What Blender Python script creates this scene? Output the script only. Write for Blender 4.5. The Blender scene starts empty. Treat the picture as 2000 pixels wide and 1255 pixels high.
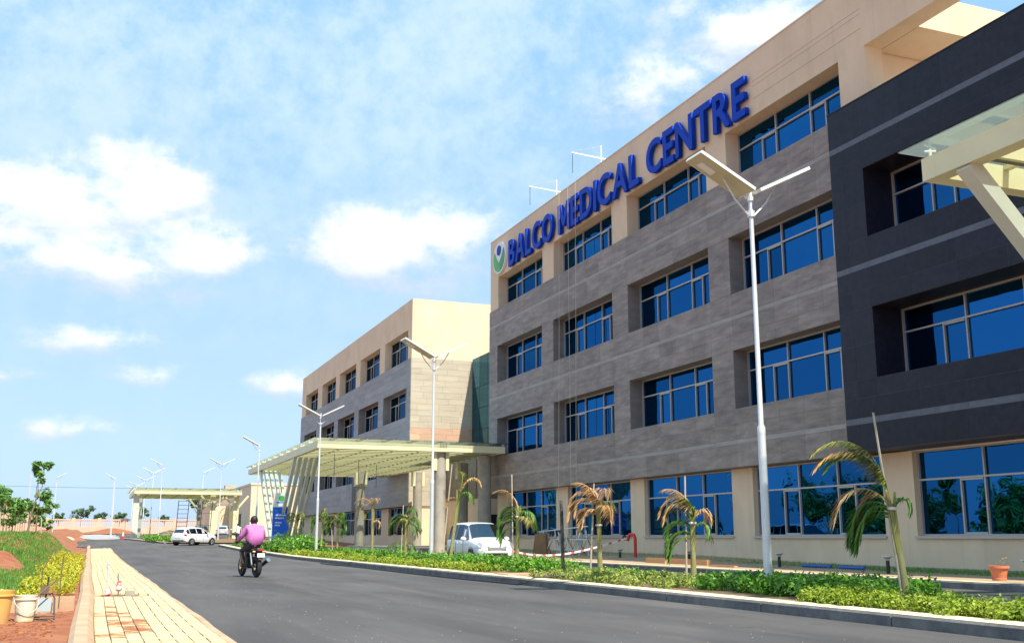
import bpy, bmesh, math, random
import numpy as np
from mathutils import Vector, Matrix
R = math.radians
random.seed(7); rng = np.random.default_rng(7)
scene = bpy.context.scene
C = scene.collection

# ------------------------------------------------------------------ camera
cam_d = bpy.data.cameras.new('camera'); cam = bpy.data.objects.new('camera', cam_d); C.objects.link(cam)
cam.location = (0, 0, 1.15); cam.rotation_euler = (R(90 + 11.565), 0, R(-21.518))
cam_d.sensor_width = 36; cam_d.lens = 36.9; cam_d.clip_end = 6000; cam_d.clip_start = 0.1
scene.camera = cam

# ------------------------------------------------------------------ world and sun
SUN = Vector((0.13, -0.585, 0.80)).normalized()          # direction towards the sun
sun_el = math.asin(SUN.z)
world = bpy.data.worlds.new('World'); scene.world = world; world.use_nodes = True
wn = world.node_tree; wn.nodes.clear(); WL = wn.links.new
def wnode(t, **k):
    n = wn.nodes.new(t)
    for a, b in k.items(): setattr(n, a, b)
    return n
def wmath(op, a, b=None, c=None, clamp=False):
    n = wnode('ShaderNodeMath', operation=op, use_clamp=clamp)
    for i, v in enumerate((a, b, c)):
        if v is None: continue
        if isinstance(v, (int, float)): n.inputs[i].default_value = v
        else: WL(v, n.inputs[i])
    return n.outputs[0]
def wmix(f, a, b):
    n = wnode('ShaderNodeMix', data_type='RGBA')
    for s, v in ((n.inputs[0], f), (n.inputs[6], a), (n.inputs[7], b)):
        if isinstance(v, (int, float)): s.default_value = v
        elif isinstance(v, tuple): s.default_value = (*v, 1)
        else: WL(v, s)
    return n.outputs[2]
def wstep(x, a, b):
    n = wnode('ShaderNodeMapRange', interpolation_type='SMOOTHSTEP')
    WL(x, n.inputs[0]); n.inputs[1].default_value = a; n.inputs[2].default_value = b
    return n.outputs[0]
sky = wnode('ShaderNodeTexSky', sky_type='NISHITA', sun_disc=False)
sky.sun_elevation = sun_el; sky.sun_rotation = math.atan2(SUN.x, SUN.y); sky.air_density = 1.0; sky.dust_density = 1.2; sky.ozone_density = 1.2
tc = wnode('ShaderNodeTexCoord'); sep = wnode('ShaderNodeSeparateXYZ'); WL(tc.outputs['Generated'], sep.inputs[0])
dx, dy, dz = sep.outputs
az = wmath('ARCTAN2', dx, dy); el = wmath('ARCSINE', dz)
def wnoise(scale, detail=6, rough=.55, vec=None):
    n = wnode('ShaderNodeTexNoise'); n.inputs['Scale'].default_value = scale; n.inputs['Detail'].default_value = detail; n.inputs['Roughness'].default_value = rough
    WL(vec or tc.outputs['Generated'], n.inputs['Vector']); return n.outputs['Fac']
mp = wnode('ShaderNodeMapping'); mp.inputs['Scale'].default_value = (1, 1, 1.9); WL(tc.outputs['Generated'], mp.inputs[0])
n_puff = wnoise(11, 8, .58, mp.outputs[0]); n_big = wnoise(2.3, 5, .6, mp.outputs[0]); n_fine = wnoise(34, 6, .65)
HZ = R(0)
def pix(px, py):      # direction (azimuth, elevation) of a cloud
    f = 2050.; u = 627.5 - py; P = R(11.565); Yw = R(21.518); x = px - 1000.
    fw = f*math.cos(P) - u*math.sin(P); z = f*math.sin(P) + u*math.cos(P)
    return math.atan2(x, fw) + Yw, math.atan2(z, math.hypot(x, fw))
SC = 1/2100.
clouds = [(60,395,190,85,1.0),(280,385,110,95,1.0),(390,510,125,65,1.0),(200,520,230,55,.75),(760,490,170,75,1.0),(880,465,110,75,1.0),
          (200,668,105,34,.8),(305,733,70,32,.75),(575,752,150,30,.7),(150,838,105,26,.65),(1480,45,170,80,1.0),(5,735,60,22,.6),(220,320,90,50,.75),
          (1290,190,130,80,.7),(430,850,60,14,.4),(-330,480,240,90,1.0),(-700,300,250,110,1.0),(-900,650,180,50,.8),(2300,350,260,110,1.0),(3000,250,300,120,1.0)]
cov = None; shade = None
for (px, py, w, h, s) in clouds:
    a0, e0 = pix(max(min(px, 2400), -500), py)
    if px > 2400 or px < -500: a0 += (px - max(min(px, 2400), -500))*SC
    u = wmath('MULTIPLY', wmath('SUBTRACT', az, a0), 1/(w*SC*1.4)); v = wmath('MULTIPLY', wmath('SUBTRACT', el, e0), 1/(h*SC*1.35))
    d = wmath('SQRT', wmath('ADD', wmath('MULTIPLY', u, u), wmath('MULTIPLY', v, v)))
    m = wmath('MULTIPLY', wmath('SUBTRACT', 1.25, d, clamp=False), s); m = wmath('MAXIMUM', m, 0.)
    sh = wmath('MULTIPLY', m, wmath('ADD', wmath('MULTIPLY', v, .5), .5))
    cov = m if cov is None else wmath('MAXIMUM', cov, m)
    shade = sh if shade is None else wmath('MAXIMUM', shade, sh)
puff = wmath('ADD', cov, wmath('MULTIPLY', wmath('SUBTRACT', n_puff, .5), 2.6))
puff = wmath('ADD', puff, wmath('MULTIPLY', wmath('SUBTRACT', n_fine, .5), 1.0))
cmask = wmath('MULTIPLY', wstep(puff, .24, 1.10), wstep(cov, .0, .55))
veil = wmath('MULTIPLY', wstep(wmath('ADD', n_big, wmath('MULTIPLY', wmath('SUBTRACT', n_fine, .5), .55)), .34, .70), wmath('ADD', .15, wmath('MULTIPLY', wstep(el, R(5), R(26)), .65)))
SKYMUL = (1.1, 1.38, 1.52)
mul = wnode('ShaderNodeMix', data_type='RGBA', blend_type='MULTIPLY'); mul.inputs[0].default_value = 1; WL(sky.outputs[0], mul.inputs[6]); mul.inputs[7].default_value = (*SKYMUL, 1)
grad = wmix(wstep(el, R(2), R(34)), (4.1, 5.6, 8.1), (2.75, 5.25, 7.9))
base = wmix(.80, mul.outputs[2], grad)
base = wmix(veil, base, (5.3, 6.7, 7.7))
ccol = wmix(wstep(wmath('ADD', shade, wmath('MULTIPLY', wmath('SUBTRACT', n_puff, .5), .9)), .08, .55), (4.9, 5.6, 7.3), (8.2, 8.4, 8.5))
fin = wmix(wmath('MULTIPLY', cmask, .96), base, ccol)
bg = wnode('ShaderNodeBackground'); bg.inputs[1].default_value = .092; WL(fin, bg.inputs[0])
wo = wnode('ShaderNodeOutputWorld'); WL(bg.outputs[0], wo.inputs[0])

sd = bpy.data.lights.new('sun', 'SUN'); sd.energy = 4.9; sd.angle = R(.53); sd.color = (1, .92, .77)
so = bpy.data.objects.new('sun', sd); C.objects.link(so); so.rotation_euler = SUN.to_track_quat('Z', 'Y').to_euler(); so.location = (0, 0, 60)
scene.view_settings.view_transform = 'Standard'; scene.view_settings.look = 'None'; scene.view_settings.gamma = 1; scene.view_settings.exposure = .62
scene.view_settings.use_curve_mapping = False
scene.render.engine = 'CYCLES'
scene.cycles.max_bounces = 8; scene.cycles.diffuse_bounces = 4

# ------------------------------------------------------------------ materials
MATS = {}
def M(name, c, c2=None, scale=3., rough=.7, metal=0., bump=0., bscale=None, orand=0., island=0., stretch=(1, 1, 1), spec=.5, detail=6, translucent=0., lo=.35, hi=.65, dirt=None, coat=0., attr=False):
    if name in MATS: return MATS[name]
    m = bpy.data.materials.new(name); m.use_nodes = True; nt = m.node_tree; b = nt.nodes['Principled BSDF']; L = nt.links.new
    b.inputs['Roughness'].default_value = rough; b.inputs['Metallic'].default_value = metal; b.inputs['Specular IOR Level'].default_value = spec
    b.inputs['Coat Weight'].default_value = coat
    col = None
    tcn = nt.nodes.new('ShaderNodeTexCoord'); mp = nt.nodes.new('ShaderNodeMapping'); L(tcn.outputs['Object'], mp.inputs[0]); mp.inputs['Scale'].default_value = stretch
    def mixn(f, a, bb, mode='MIX'):
        n = nt.nodes.new('ShaderNodeMix'); n.data_type = 'RGBA'; n.blend_type = mode
        for s, v in ((n.inputs[0], f), (n.inputs[6], a), (n.inputs[7], bb)):
            if isinstance(v, (int, float)): s.default_value = v
            elif isinstance(v, tuple): s.default_value = (*v, 1)
            else: L(v, s)
        return n.outputs[2]
    def noise(sc, det=detail):
        n = nt.nodes.new('ShaderNodeTexNoise'); n.inputs['Scale'].default_value = sc; n.inputs['Detail'].default_value = det; n.inputs['Roughness'].default_value = .6; L(mp.outputs[0], n.inputs[0]); return n.outputs['Fac']
    def mr(v, a, bb, c0=0., c1=1.):
        n = nt.nodes.new('ShaderNodeMapRange'); L(v, n.inputs[0]); n.inputs[1].default_value = a; n.inputs[2].default_value = bb; n.inputs[3].default_value = c0; n.inputs[4].default_value = c1; return n.outputs[0]
    if c2 is not None: col = mixn(mr(noise(scale), lo, hi), tuple(c), tuple(c2))
    else: col = tuple(c)
    for dl in ([dirt] if dirt and not isinstance(dirt, list) else dirt or []):            # (colour, scale, lo, hi, amount[, stretch])
        if len(dl) > 5:
            mp2 = nt.nodes.new('ShaderNodeMapping'); L(tcn.outputs['Object'], mp2.inputs[0]); mp2.inputs['Scale'].default_value = dl[5]; nz_ = nt.nodes.new('ShaderNodeTexNoise'); nz_.inputs['Scale'].default_value = dl[1]; nz_.inputs['Detail'].default_value = 6; nz_.inputs['Roughness'].default_value = .65; L(mp2.outputs[0], nz_.inputs[0]); src = nz_.outputs['Fac']
        else: src = noise(dl[1])
        col = mixn(mr(src, dl[2], dl[3], 0., dl[4]), col, tuple(dl[0]))
    def rand_mul(out, amt, col):
        n = nt.nodes.new('ShaderNodeCombineColor'); v = mr(out, 0, 1, 1 - amt, 1 + amt)
        for i in range(3): L(v, n.inputs[i])
        return mixn(1., col, n.outputs[0], 'MULTIPLY')
    if orand: oi = nt.nodes.new('ShaderNodeObjectInfo'); col = rand_mul(oi.outputs['Random'], orand, col)
    if island: g = nt.nodes.new('ShaderNodeNewGeometry'); col = rand_mul(g.outputs['Random Per Island'], island, col)
    if isinstance(col, tuple): b.inputs['Base Color'].default_value = (*col, 1)
    else: L(col, b.inputs['Base Color'])
    if bump:
        bn = nt.nodes.new('ShaderNodeBump'); bn.inputs['Strength'].default_value = bump; bn.inputs['Distance'].default_value = .02; L(noise(bscale or scale*4), bn.inputs['Height']); L(bn.outputs[0], b.inputs['Normal'])
    if translucent:
        t = nt.nodes.new('ShaderNodeBsdfTranslucent'); mx = nt.nodes.new('ShaderNodeMixShader'); mx.inputs[0].default_value = translucent
        if isinstance(col, tuple): t.inputs[0].default_value = (*col, 1)
        else: L(col, t.inputs[0])
        out = nt.nodes['Material Output']; L(b.outputs[0], mx.inputs[1]); L(t.outputs[0], mx.inputs[2]); L(mx.outputs[0], out.inputs[0])
    MATS[name] = m; return m
def glass(name, tint, dark, f=.9, rough=.0, wav=.03):
    m = bpy.data.materials.new(name); m.use_nodes = True; nt = m.node_tree; L = nt.links.new; nt.nodes.remove(nt.nodes['Principled BSDF'])
    g = nt.nodes.new('ShaderNodeBsdfGlossy'); g.inputs['Roughness'].default_value = rough; g.inputs['Color'].default_value = (*tint, 1)
    d = nt.nodes.new('ShaderNodeBsdfDiffuse'); d.inputs[0].default_value = (*dark, 1)
    mx = nt.nodes.new('ShaderNodeMixShader'); mx.inputs[0].default_value = f
    n = nt.nodes.new('ShaderNodeTexNoise'); n.inputs['Scale'].default_value = .6; t = nt.nodes.new('ShaderNodeTexCoord'); L(t.outputs['Object'], n.inputs[0])
    b = nt.nodes.new('ShaderNodeBump'); b.inputs['Strength'].default_value = wav*8; b.inputs['Distance'].default_value = .05; L(n.outputs[0], b.inputs['Height']); L(b.outputs[0], g.inputs['Normal'])
    oi = nt.nodes.new('ShaderNodeObjectInfo'); mr = nt.nodes.new('ShaderNodeMapRange'); L(oi.outputs['Random'], mr.inputs[0]); mr.inputs[3].default_value = .62; mr.inputs[4].default_value = 1.12
    vm = nt.nodes.new('ShaderNodeVectorMath'); vm.operation = 'SCALE'; vm.inputs[0].default_value = tint; L(mr.outputs[0], vm.inputs['Scale']); L(vm.outputs[0], g.inputs['Color'])
    L(d.outputs[0], mx.inputs[1]); L(g.outputs[0], mx.inputs[2]); L(mx.outputs[0], nt.nodes['Material Output'].inputs[0]); return m
m_beige = M('beige_plaster', (.73, .55, .375), (.79, .61, .425), .8, .85, bump=.15, bscale=30, dirt=[((.52, .40, .28), .35, .5, .8, .45), ((.46, .36, .26), 1.6, .56, .80, .45, (1.2, 1.2, .07)), ((.50, .41, .31), .5, .55, .75, .35, (1, 1, 1))], stretch=(1, 1, .6))
m_stone = M('grey_stone', (.192, .153, .133), (.325, .268, .235), 1.3, .6, orand=.13, bump=.25, bscale=9, stretch=(1, .7, 3.2), dirt=[((.40, .36, .325), 1.9, .57, .72, .55), ((.12, .10, .09), .45, .54, .75, .45, (1, 1, .35)), ((.16, .135, .12), 1.5, .58, .80, .5, (1.3, 1.3, .08))], lo=.32, hi=.68)
m_stoneb = M('grey_stone_reveal', (.19, .165, .15), (.245, .212, .195), 1.2, .7, stretch=(1, 1, 2.5), bump=.2)
m_stripe = M('pale_stone_band', (.30, .265, .24), (.37, .335, .31), 2.2, .6, orand=.05, stretch=(1, .5, 3))
m_black = M('black_granite', (.013, .012, .020), (.022, .020, .030), 5., .42, orand=.18, spec=.22)
m_blackj = M('granite_joint', (.085, .085, .10), None, rough=.8)
m_blackstripe = M('granite_band', (.085, .09, .115), (.115, .12, .15), 3., .5, orand=.05)
m_side = M('sandstone', (.42, .37, .28), (.50, .44, .34), 1.2, .7, orand=.07, stretch=(.5, 1, 6), bump=.2, dirt=((.53, .36, .25), 1.1, .52, .72, .55))
m_sidej = M('sandstone_joint', (.33, .28, .21), None, rough=.9)
m_salmon = M('salmon_stone', (.52, .31, .20), (.58, .40, .28), 3, .7, orand=.1, stretch=(.6, 1, 5))
m_alu = M('window_aluminium', (.50, .46, .42), None, rough=.45, metal=.3)
m_conc = M('concrete', (.40, .36, .30), (.31, .285, .245), 1.6, .85, bump=.3, bscale=14, dirt=((.22, .20, .17), .8, .55, .8, .4))
m_cream = M('cream_steel', (.76, .70, .44), (.70, .64, .40), 1.2, .45, bump=.04)
m_slatshade = M('slat_shade_olive', (.20, .18, .085), None, rough=.6)  # dark tone that paints shade lines under the canopy slats
m_creamg = M('pale_grey_green_steel', (.56, .58, .49), (.62, .63, .54), 1.5, .45)
m_asph = M('asphalt', (.072, .069, .071), (.112, .107, .108), .6, .86, bump=.6, bscale=140, stretch=(1, .22, 1), dirt=[((.165, .158, .152), .9, .56, .8, .5), ((.05, .048, .05), .22, .56, .72, .55, (1, .5, 1)), ((.17, .15, .13), 1.2, .55, .75, .45, (1.6, .05, 1)), ((.20, .19, .185), 38, .66, .74, .6, (1, 1, 1)), ((.045, .044, .046), .8, .64, .70, .5, (1, 1, 1))], spec=.3)
m_asph2 = M('service_asphalt', (.080, .077, .078), (.115, .108, .104), .9, .88, bump=.5, bscale=120, dirt=((.20, .15, .12), 1.5, .6, .8, .4), spec=.3)
m_paver = M('sandy_paver', (.55, .43, .25), (.63, .51, .32), 2., .85, orand=.09, bump=.3, bscale=40, dirt=((.50, .35, .21), 1.1, .60, .80, .45))
m_paver_s = M('sandy_paver_far', (.55, .43, .25), (.63, .51, .32), 2., .85, island=.09, bump=.3, bscale=40, dirt=((.50, .35, .21), 1.1, .60, .80, .45))
m_dirtpv = M('mud_stain', (.34, .13, .055), (.53, .40, .21), 4.5, .95, bump=.4, lo=.48, hi=.60)
m_bedding = M('bedding_sand', (.36, .26, .14), (.44, .33, .19), 8., .95)
m_kerbl = M('pink_kerb', (.44, .28, .17), (.52, .37, .24), 2.2, .85, bump=.35, bscale=20, orand=.05)
m_kerb = M('kerb_concrete', (.20, .19, .18), (.115, .11, .11), 3.2, .85, bump=.5, bscale=22, orand=.06, dirt=((.10, .10, .105), 1.6, .5, .75, .5))
m_kerbtop = M('kerb_top_yellow', (.78, .68, .45), (.70, .60, .40), 3., .85, bump=.2, bscale=25)
m_soil = M('red_soil', (.25, .07, .028), (.36, .145, .065), 3.5, .95, bump=.8, bscale=16, dirt=((.26, .16, .10), 1.2, .5, .75, .5))
m_bedsoil = M('brown_soil', (.17, .10, .055), (.26, .17, .09), 4., .95, bump=.7, bscale=18)
m_gravel = M('grey_gravel', (.42, .42, .41), (.27, .27, .27), 1.2, .95, bump=.6, bscale=8)
m_verge = M('verge_soil', (.38, .25, .15), (.46, .34, .22), 2.5, .95, bump=.5, bscale=14)
m_galv = M('galvanised_steel', (.62, .64, .66), (.70, .72, .74), 3., .42, metal=.35)
m_panelw = M('lamp_panel_underside', (.52, .47, .30), (.58, .53, .36), 3., .5)
m_panele = M('lamp_panel_edge', (.80, .80, .76), None, rough=.35, metal=.2)
m_solar = M('solar_cells', (.02, .03, .08), None, rough=.15)
m_blue = M('sign_blue', (.0, .045, .46), None, rough=.5, spec=.15)
m_white = M('white_paint', (.80, .80, .78), None, rough=.4)
m_logog = M('logo_green', (.05, .42, .08), None, rough=.4)
m_logogd = M('logo_dark_green', (.02, .28, .07), None, rough=.4)
m_totem = M('totem_blue', (.008, .13, .78), None, rough=.35)
m_carw = M('car_white', (.80, .81, .82), None, rough=.22, coat=.6)
m_cars = M('car_silver', (.60, .62, .64), None, rough=.28, metal=.35, coat=.6)
m_card = M('car_dark', (.05, .055, .06), None, rough=.25, coat=.5)
m_rub = M('rubber', (.018, .018, .02), (.03, .03, .032), 8., .85)
m_blk = M('black_plastic', (.02, .02, .022), None, rough=.5)
m_chrome = M('chrome', (.75, .75, .76), None, rough=.15, metal=1.)
m_rim = M('alloy', (.55, .56, .57), None, rough=.3, metal=.8)
m_redl = M('tail_lamp_red', (.55, .02, .02), None, rough=.2, coat=.5)
m_lampc = M('lamp_lens', (.42, .45, .48), None, rough=.1, metal=.4, coat=.8)
m_amber = M('amber_lens', (.8, .55, .25), None, rough=.2)
m_pink = M('pink_shirt', (.66, .20, .50), (.58, .16, .43), 9., .85, bump=.4, bscale=12)
m_wshirt = M('white_shirt', (.78, .78, .78), None, rough=.85)
m_gshirt = M('green_shirt', (.20, .52, .33), None, rough=.85)
m_trou = M('dark_trousers', (.045, .035, .035), (.06, .05, .05), 8, .9)
m_skin = M('skin', (.16, .075, .045), None, rough=.6)
m_hair = M('hair', (.008, .007, .007), None, rough=.6)
m_terra = M('terracotta', (.62, .20, .10), (.55, .17, .09), 4., .75)
m_redp = M('red_pipe_paint', (.58, .03, .02), None, rough=.4)
m_wood = M('raw_timber', (.50, .24, .10), (.60, .33, .16), 3., .8, stretch=(1, .2, 6))
m_stake = M('bamboo_stake', (.42, .36, .28), (.52, .46, .36), 5., .85)
m_ply = M('brown_board', (.17, .095, .035), (.21, .125, .05), 2., .7)
m_bark = M('bark', (.16, .12, .075), (.24, .19, .12), 7., .95, bump=.6)
m_ptrunk = M('palm_trunk', (.22, .22, .08), (.32, .28, .13), 6., .8, stretch=(1, 1, .5), bump=.3)
m_pgreen = M('palm_green', (.075, .19, .025), (.13, .25, .035), 2.2, .5, island=.35, translucent=.25)
m_pyel = M('palm_yellow_green', (.26, .29, .05), (.36, .30, .09), 2.2, .6, island=.3, translucent=.2)
m_pdry = M('palm_dry', (.50, .30, .12), (.60, .40, .19), 3., .8, island=.3, translucent=.15)
m_hedge = M('hedge_leaf', (.09, .26, .015), (.16, .36, .025), 1.4, .45, island=.4, translucent=.28)
m_lime = M('lime_leaf', (.34, .40, .025), (.24, .36, .03), 1.4, .5, island=.3, translucent=.28)
m_weed = M('weed_leaf', (.24, .34, .05), (.34, .38, .09), 2., .6, island=.35, translucent=.25)
m_gold = M('golden_leaf', (.55, .50, .02), (.36, .42, .03), 1.1, .5, island=.3, translucent=.25)
m_tree = M('tree_leaf', (.075, .21, .03), (.13, .28, .045), .8, .5, island=.4, translucent=.25)
m_ytree = M('young_tree_leaf', (.11, .27, .05), (.18, .34, .08), .8, .45, island=.4, translucent=.3)
m_fartree = M('far_tree_leaf', (.07, .15, .05), (.10, .19, .07), .5, .6, island=.3, translucent=.2)
m_grass = M('grass_blade', (.09, .26, .03), (.17, .31, .05), .9, .6, island=.35, translucent=.25)
m_wallp = M('boundary_wall_pink', (.58, .42, .31), (.64, .48, .36), .8, .9)
m_bluep = M('blue_pipe', (.02, .10, .45), None, rough=.4)
m_rope = M('rope', (.55, .48, .38), None, rough=.9)
m_hose = M('hose_black', (.02, .02, .021), None, rough=.6)
m_bucketw = M('bucket_white', (.74, .72, .62), (.66, .60, .40), 2.5, .5, dirt=((.55, .42, .12), 4., .55, .75, .7))
m_buckety = M('drum_yellow', (.72, .42, .10), (.62, .40, .14), 2., .55, dirt=((.5, .3, .15), 3., .5, .7, .5))
m_steel = M('rusty_steel', (.12, .09, .075), (.20, .14, .10), 8., .7, metal=.3)
m_greyp = M('grey_plate', (.24, .29, .30), None, rough=.6)
m_tape = M('warning_tape', (.80, .62, .64), (.62, .12, .12), 9., .6, lo=.48, hi=.52)
m_tapew = M('tape_white', (.80, .72, .74), None, rough=.5)
m_tape_r = M('tape_red', (.60, .10, .12), None, rough=.5)
m_rubble = M('rubble', (.32, .30, .28), (.22, .20, .18), 3., .95, orand=.2)
m_glass = glass('blue_tinted_glass', (.014, .108, .280), (.002, .008, .02), .93)
m_glassb = glass('far_tinted_glass', (.05, .10, .17), (.003, .008, .014), .92)
m_curtain = glass('teal_curtain_glass', (.10, .23, .31), (.035, .095, .125), .70)
m_carg = glass('car_glass', (.16, .20, .22), (.01, .012, .014), .85)
def clear_glass(name, tint, tr=.82):
    m = bpy.data.materials.new(name); m.use_nodes = True; nt = m.node_tree; L = nt.links.new; nt.nodes.remove(nt.nodes['Principled BSDF'])
    b = nt.nodes.new('ShaderNodeBsdfTranslucent'); b.inputs[0].default_value = (*tint, 1); g = nt.nodes.new('ShaderNodeBsdfGlossy'); g.inputs['Roughness'].default_value = .05
    fr = nt.nodes.new('ShaderNodeFresnel'); fr.inputs[0].default_value = 1.45; mg = nt.nodes.new('ShaderNodeMixShader'); L(fr.outputs[0], mg.inputs[0])
    t = nt.nodes.new('ShaderNodeBsdfTransparent'); t.inputs[0].default_value = (.90, .96, .95, 1); mx = nt.nodes.new('ShaderNodeMixShader'); mx.inputs[0].default_value = tr
    L(b.outputs[0], mx.inputs[1]); L(t.outputs[0], mx.inputs[2]); L(mx.outputs[0], mg.inputs[1]); L(g.outputs[0], mg.inputs[2]); L(mg.outputs[0], nt.nodes['Material Output'].inputs[0]); return m
m_skyg = clear_glass('canopy_glass', (.80, .95, .95))
m_dark = M('dark_interior', (.010, .010, .012), None, rough=.6)

# ------------------------------------------------------------------ mesh helpers
class MB:
    def __init__(s): s.v = []; s.f = []
    def add(s, vs, fs):
        k = len(s.v); s.v += [tuple(p) for p in vs]; s.f += [tuple(i + k for i in f) for f in fs]; return s
    def box(s, x0, x1, y0, y1, z0, z1):
        return s.add([(x0,y0,z0),(x1,y0,z0),(x1,y1,z0),(x0,y1,z0),(x0,y0,z1),(x1,y0,z1),(x1,y1,z1),(x0,y1,z1)],
                     [(0,3,2,1),(4,5,6,7),(0,1,5,4),(1,2,6,5),(2,3,7,6),(3,0,4,7)])
    def beam(s, a, b, w, h, up=(0, 0, 1)):
        a = Vector(a); b = Vector(b); d = (b - a).normalized(); u = Vector(up)
        if abs(d.dot(u)) > .98: u = Vector((0, 1, 0))
        sx = d.cross(u).normalized(); sz = sx.cross(d).normalized()
        P = [a + sx*i*w/2 + sz*j*h/2 for i, j in ((-1,-1),(1,-1),(1,1),(-1,1))] + [b + sx*i*w/2 + sz*j*h/2 for i, j in ((-1,-1),(1,-1),(1,1),(-1,1))]
        return s.add(P, [(0,1,2,3),(7,6,5,4),(0,4,5,1),(1,5,6,2),(2,6,7,3),(3,7,4,0)])
    def tube(s, pts, r, n=8, cap=True):
        pts = [Vector(p) for p in pts]; rs = r if isinstance(r, (list, tuple)) else [r]*len(pts)
        d0 = (pts[1] - pts[0]).normalized(); u = Vector((0, 0, 1)) if abs(d0.z) < .9 else Vector((1, 0, 0)); vs = []
        for i, p in enumerate(pts):
            d = (pts[min(i+1, len(pts)-1)] - pts[max(i-1, 0)]).normalized(); a = d.cross(u).normalized(); b = a.cross(d)
            u = b if abs(d.dot(b)) < .9 else u
            vs += [p + (a*math.cos(t) + b*math.sin(t))*rs[i] for t in [2*math.pi*k/n for k in range(n)]]
        fs = [(i*n+k, i*n+(k+1) % n, (i+1)*n+(k+1) % n, (i+1)*n+k) for i in range(len(pts)-1) for k in range(n)]
        if cap: fs += [tuple(range(n-1, -1, -1)), tuple((len(pts)-1)*n+k for k in range(n))]
        return s.add(vs, fs)
    def lathe(s, prof, c=(0, 0, 0), n=16, axis='z'):
        vs = []; fs = []
        for r, z in prof:
            for k in range(n):
                t = 2*math.pi*k/n; p = (r*math.cos(t), r*math.sin(t), z)
                if axis == 'y': p = (p[0], p[2], p[1])
                if axis == 'x': p = (p[2], p[0], p[1])
                vs.append((p[0]+c[0], p[1]+c[1], p[2]+c[2]))
        for i in range(len(prof)-1):
            for k in range(n): fs.append((i*n+k, i*n+(k+1) % n, (i+1)*n+(k+1) % n, (i+1)*n+k))
        return s.add(vs, fs)
    def prism(s, poly, axis, a, b):     # poly of 2-D points extruded along axis 'x','y','z'
        n = len(poly)
        def P(p, t): return {'x': (t, p[0], p[1]), 'y': (p[0], t, p[1]), 'z': (p[0], p[1], t)}[axis]
        return s.add([P(p, a) for p in poly] + [P(p, b) for p in poly], [tuple(range(n-1, -1, -1)), tuple(range(n, 2*n))] + [(i, (i+1) % n, (i+1) % n+n, i+n) for i in range(n)])
    def ball(s, c, r, n=10, m=6):
        rr = r if isinstance(r, (tuple, list)) else (r, r, r)
        prof = [(math.sin(math.pi*i/m), -math.cos(math.pi*i/m)) for i in range(m+1)]
        k = len(s.v); s.lathe([(max(a, 1e-3), b) for a, b in prof], n=n)
        for i in range(k, len(s.v)): x, y, z = s.v[i]; s.v[i] = (c[0]+x*rr[0], c[1]+y*rr[1], c[2]+z*rr[2])
        return s
    def xf(s, Mx, k=0):
        for i in range(k, len(s.v)): s.v[i] = tuple(Mx @ Vector(s.v[i]))
        return s
    def build(s, name, mat, parent=None, smooth=False, W=True, fixn=False):
        me = bpy.data.meshes.new(name); me.from_pydata(s.v, [], s.f); me.materials.append(mat)
        if fixn:
            bm = bmesh.new(); bm.from_mesh(me); bmesh.ops.recalc_face_normals(bm, faces=bm.faces); bm.to_mesh(me); bm.free()
        if smooth:
            me.polygons.foreach_set('use_smooth', [True]*len(me.polygons)); me.set_sharp_from_angle(angle=R(42))
        return link(name, me, parent, W)
def link(name, me, parent=None, W=True):
    o = bpy.data.objects.new(name, me); C.objects.link(o)
    if parent is not None:
        o.parent = parent
        if W and parent.parent is None and parent.type == 'EMPTY': o.location = -parent.location
    return o
def tag(o, label, cat, group=None, kind=None):
    o['label'] = label; o['category'] = cat
    if group: o['group'] = group
    if kind: o['kind'] = kind
    return o
def thing(name, label, cat, loc=(0, 0, 0), rz=0., group=None):
    o = bpy.data.objects.new(name, None); C.objects.link(o); o.empty_display_size = .2; o.location = loc; o.rotation_euler = (0, 0, rz)
    return tag(o, label, cat, group)
def struct(o): o['kind'] = 'structure'; return o
def box(name, mat, parent, *b): return MB().box(*b).build(name, mat, parent)
def sstep(t): t = max(0., min(1., t)); return t*t*(3 - 2*t)
ZT = [(-50, 0), (55, 0), (75, .12), (95, .42), (115, .80), (130, 1.0), (160, 1.15), (200, 1.75), (300, 1.9), (4000, 2.)]
def zt(y):
    for (a, za), (b, zb) in zip(ZT, ZT[1:]):
        if y <= b: return za + (zb - za)*max(0, (y - a)/(b - a))
    return ZT[-1][1]
def zl(x, y):        # ground left of the footway
    h = 1.12*sstep((-.75 - x)/1.7)*sstep((y - 22)/22)*(1 - .45*sstep((y - 66)/16))
    bump_ = .05*math.sin(x*2.1 + y*.9) + .04*math.sin(x*4.3 - y*1.7)
    low = -.16*(1 - sstep((y - 21.6)/.5))
    return zt(y) - .03 + h*(1 + .15*math.sin(y*.5 + x)) + bump_*(.4 + h) + low
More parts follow.
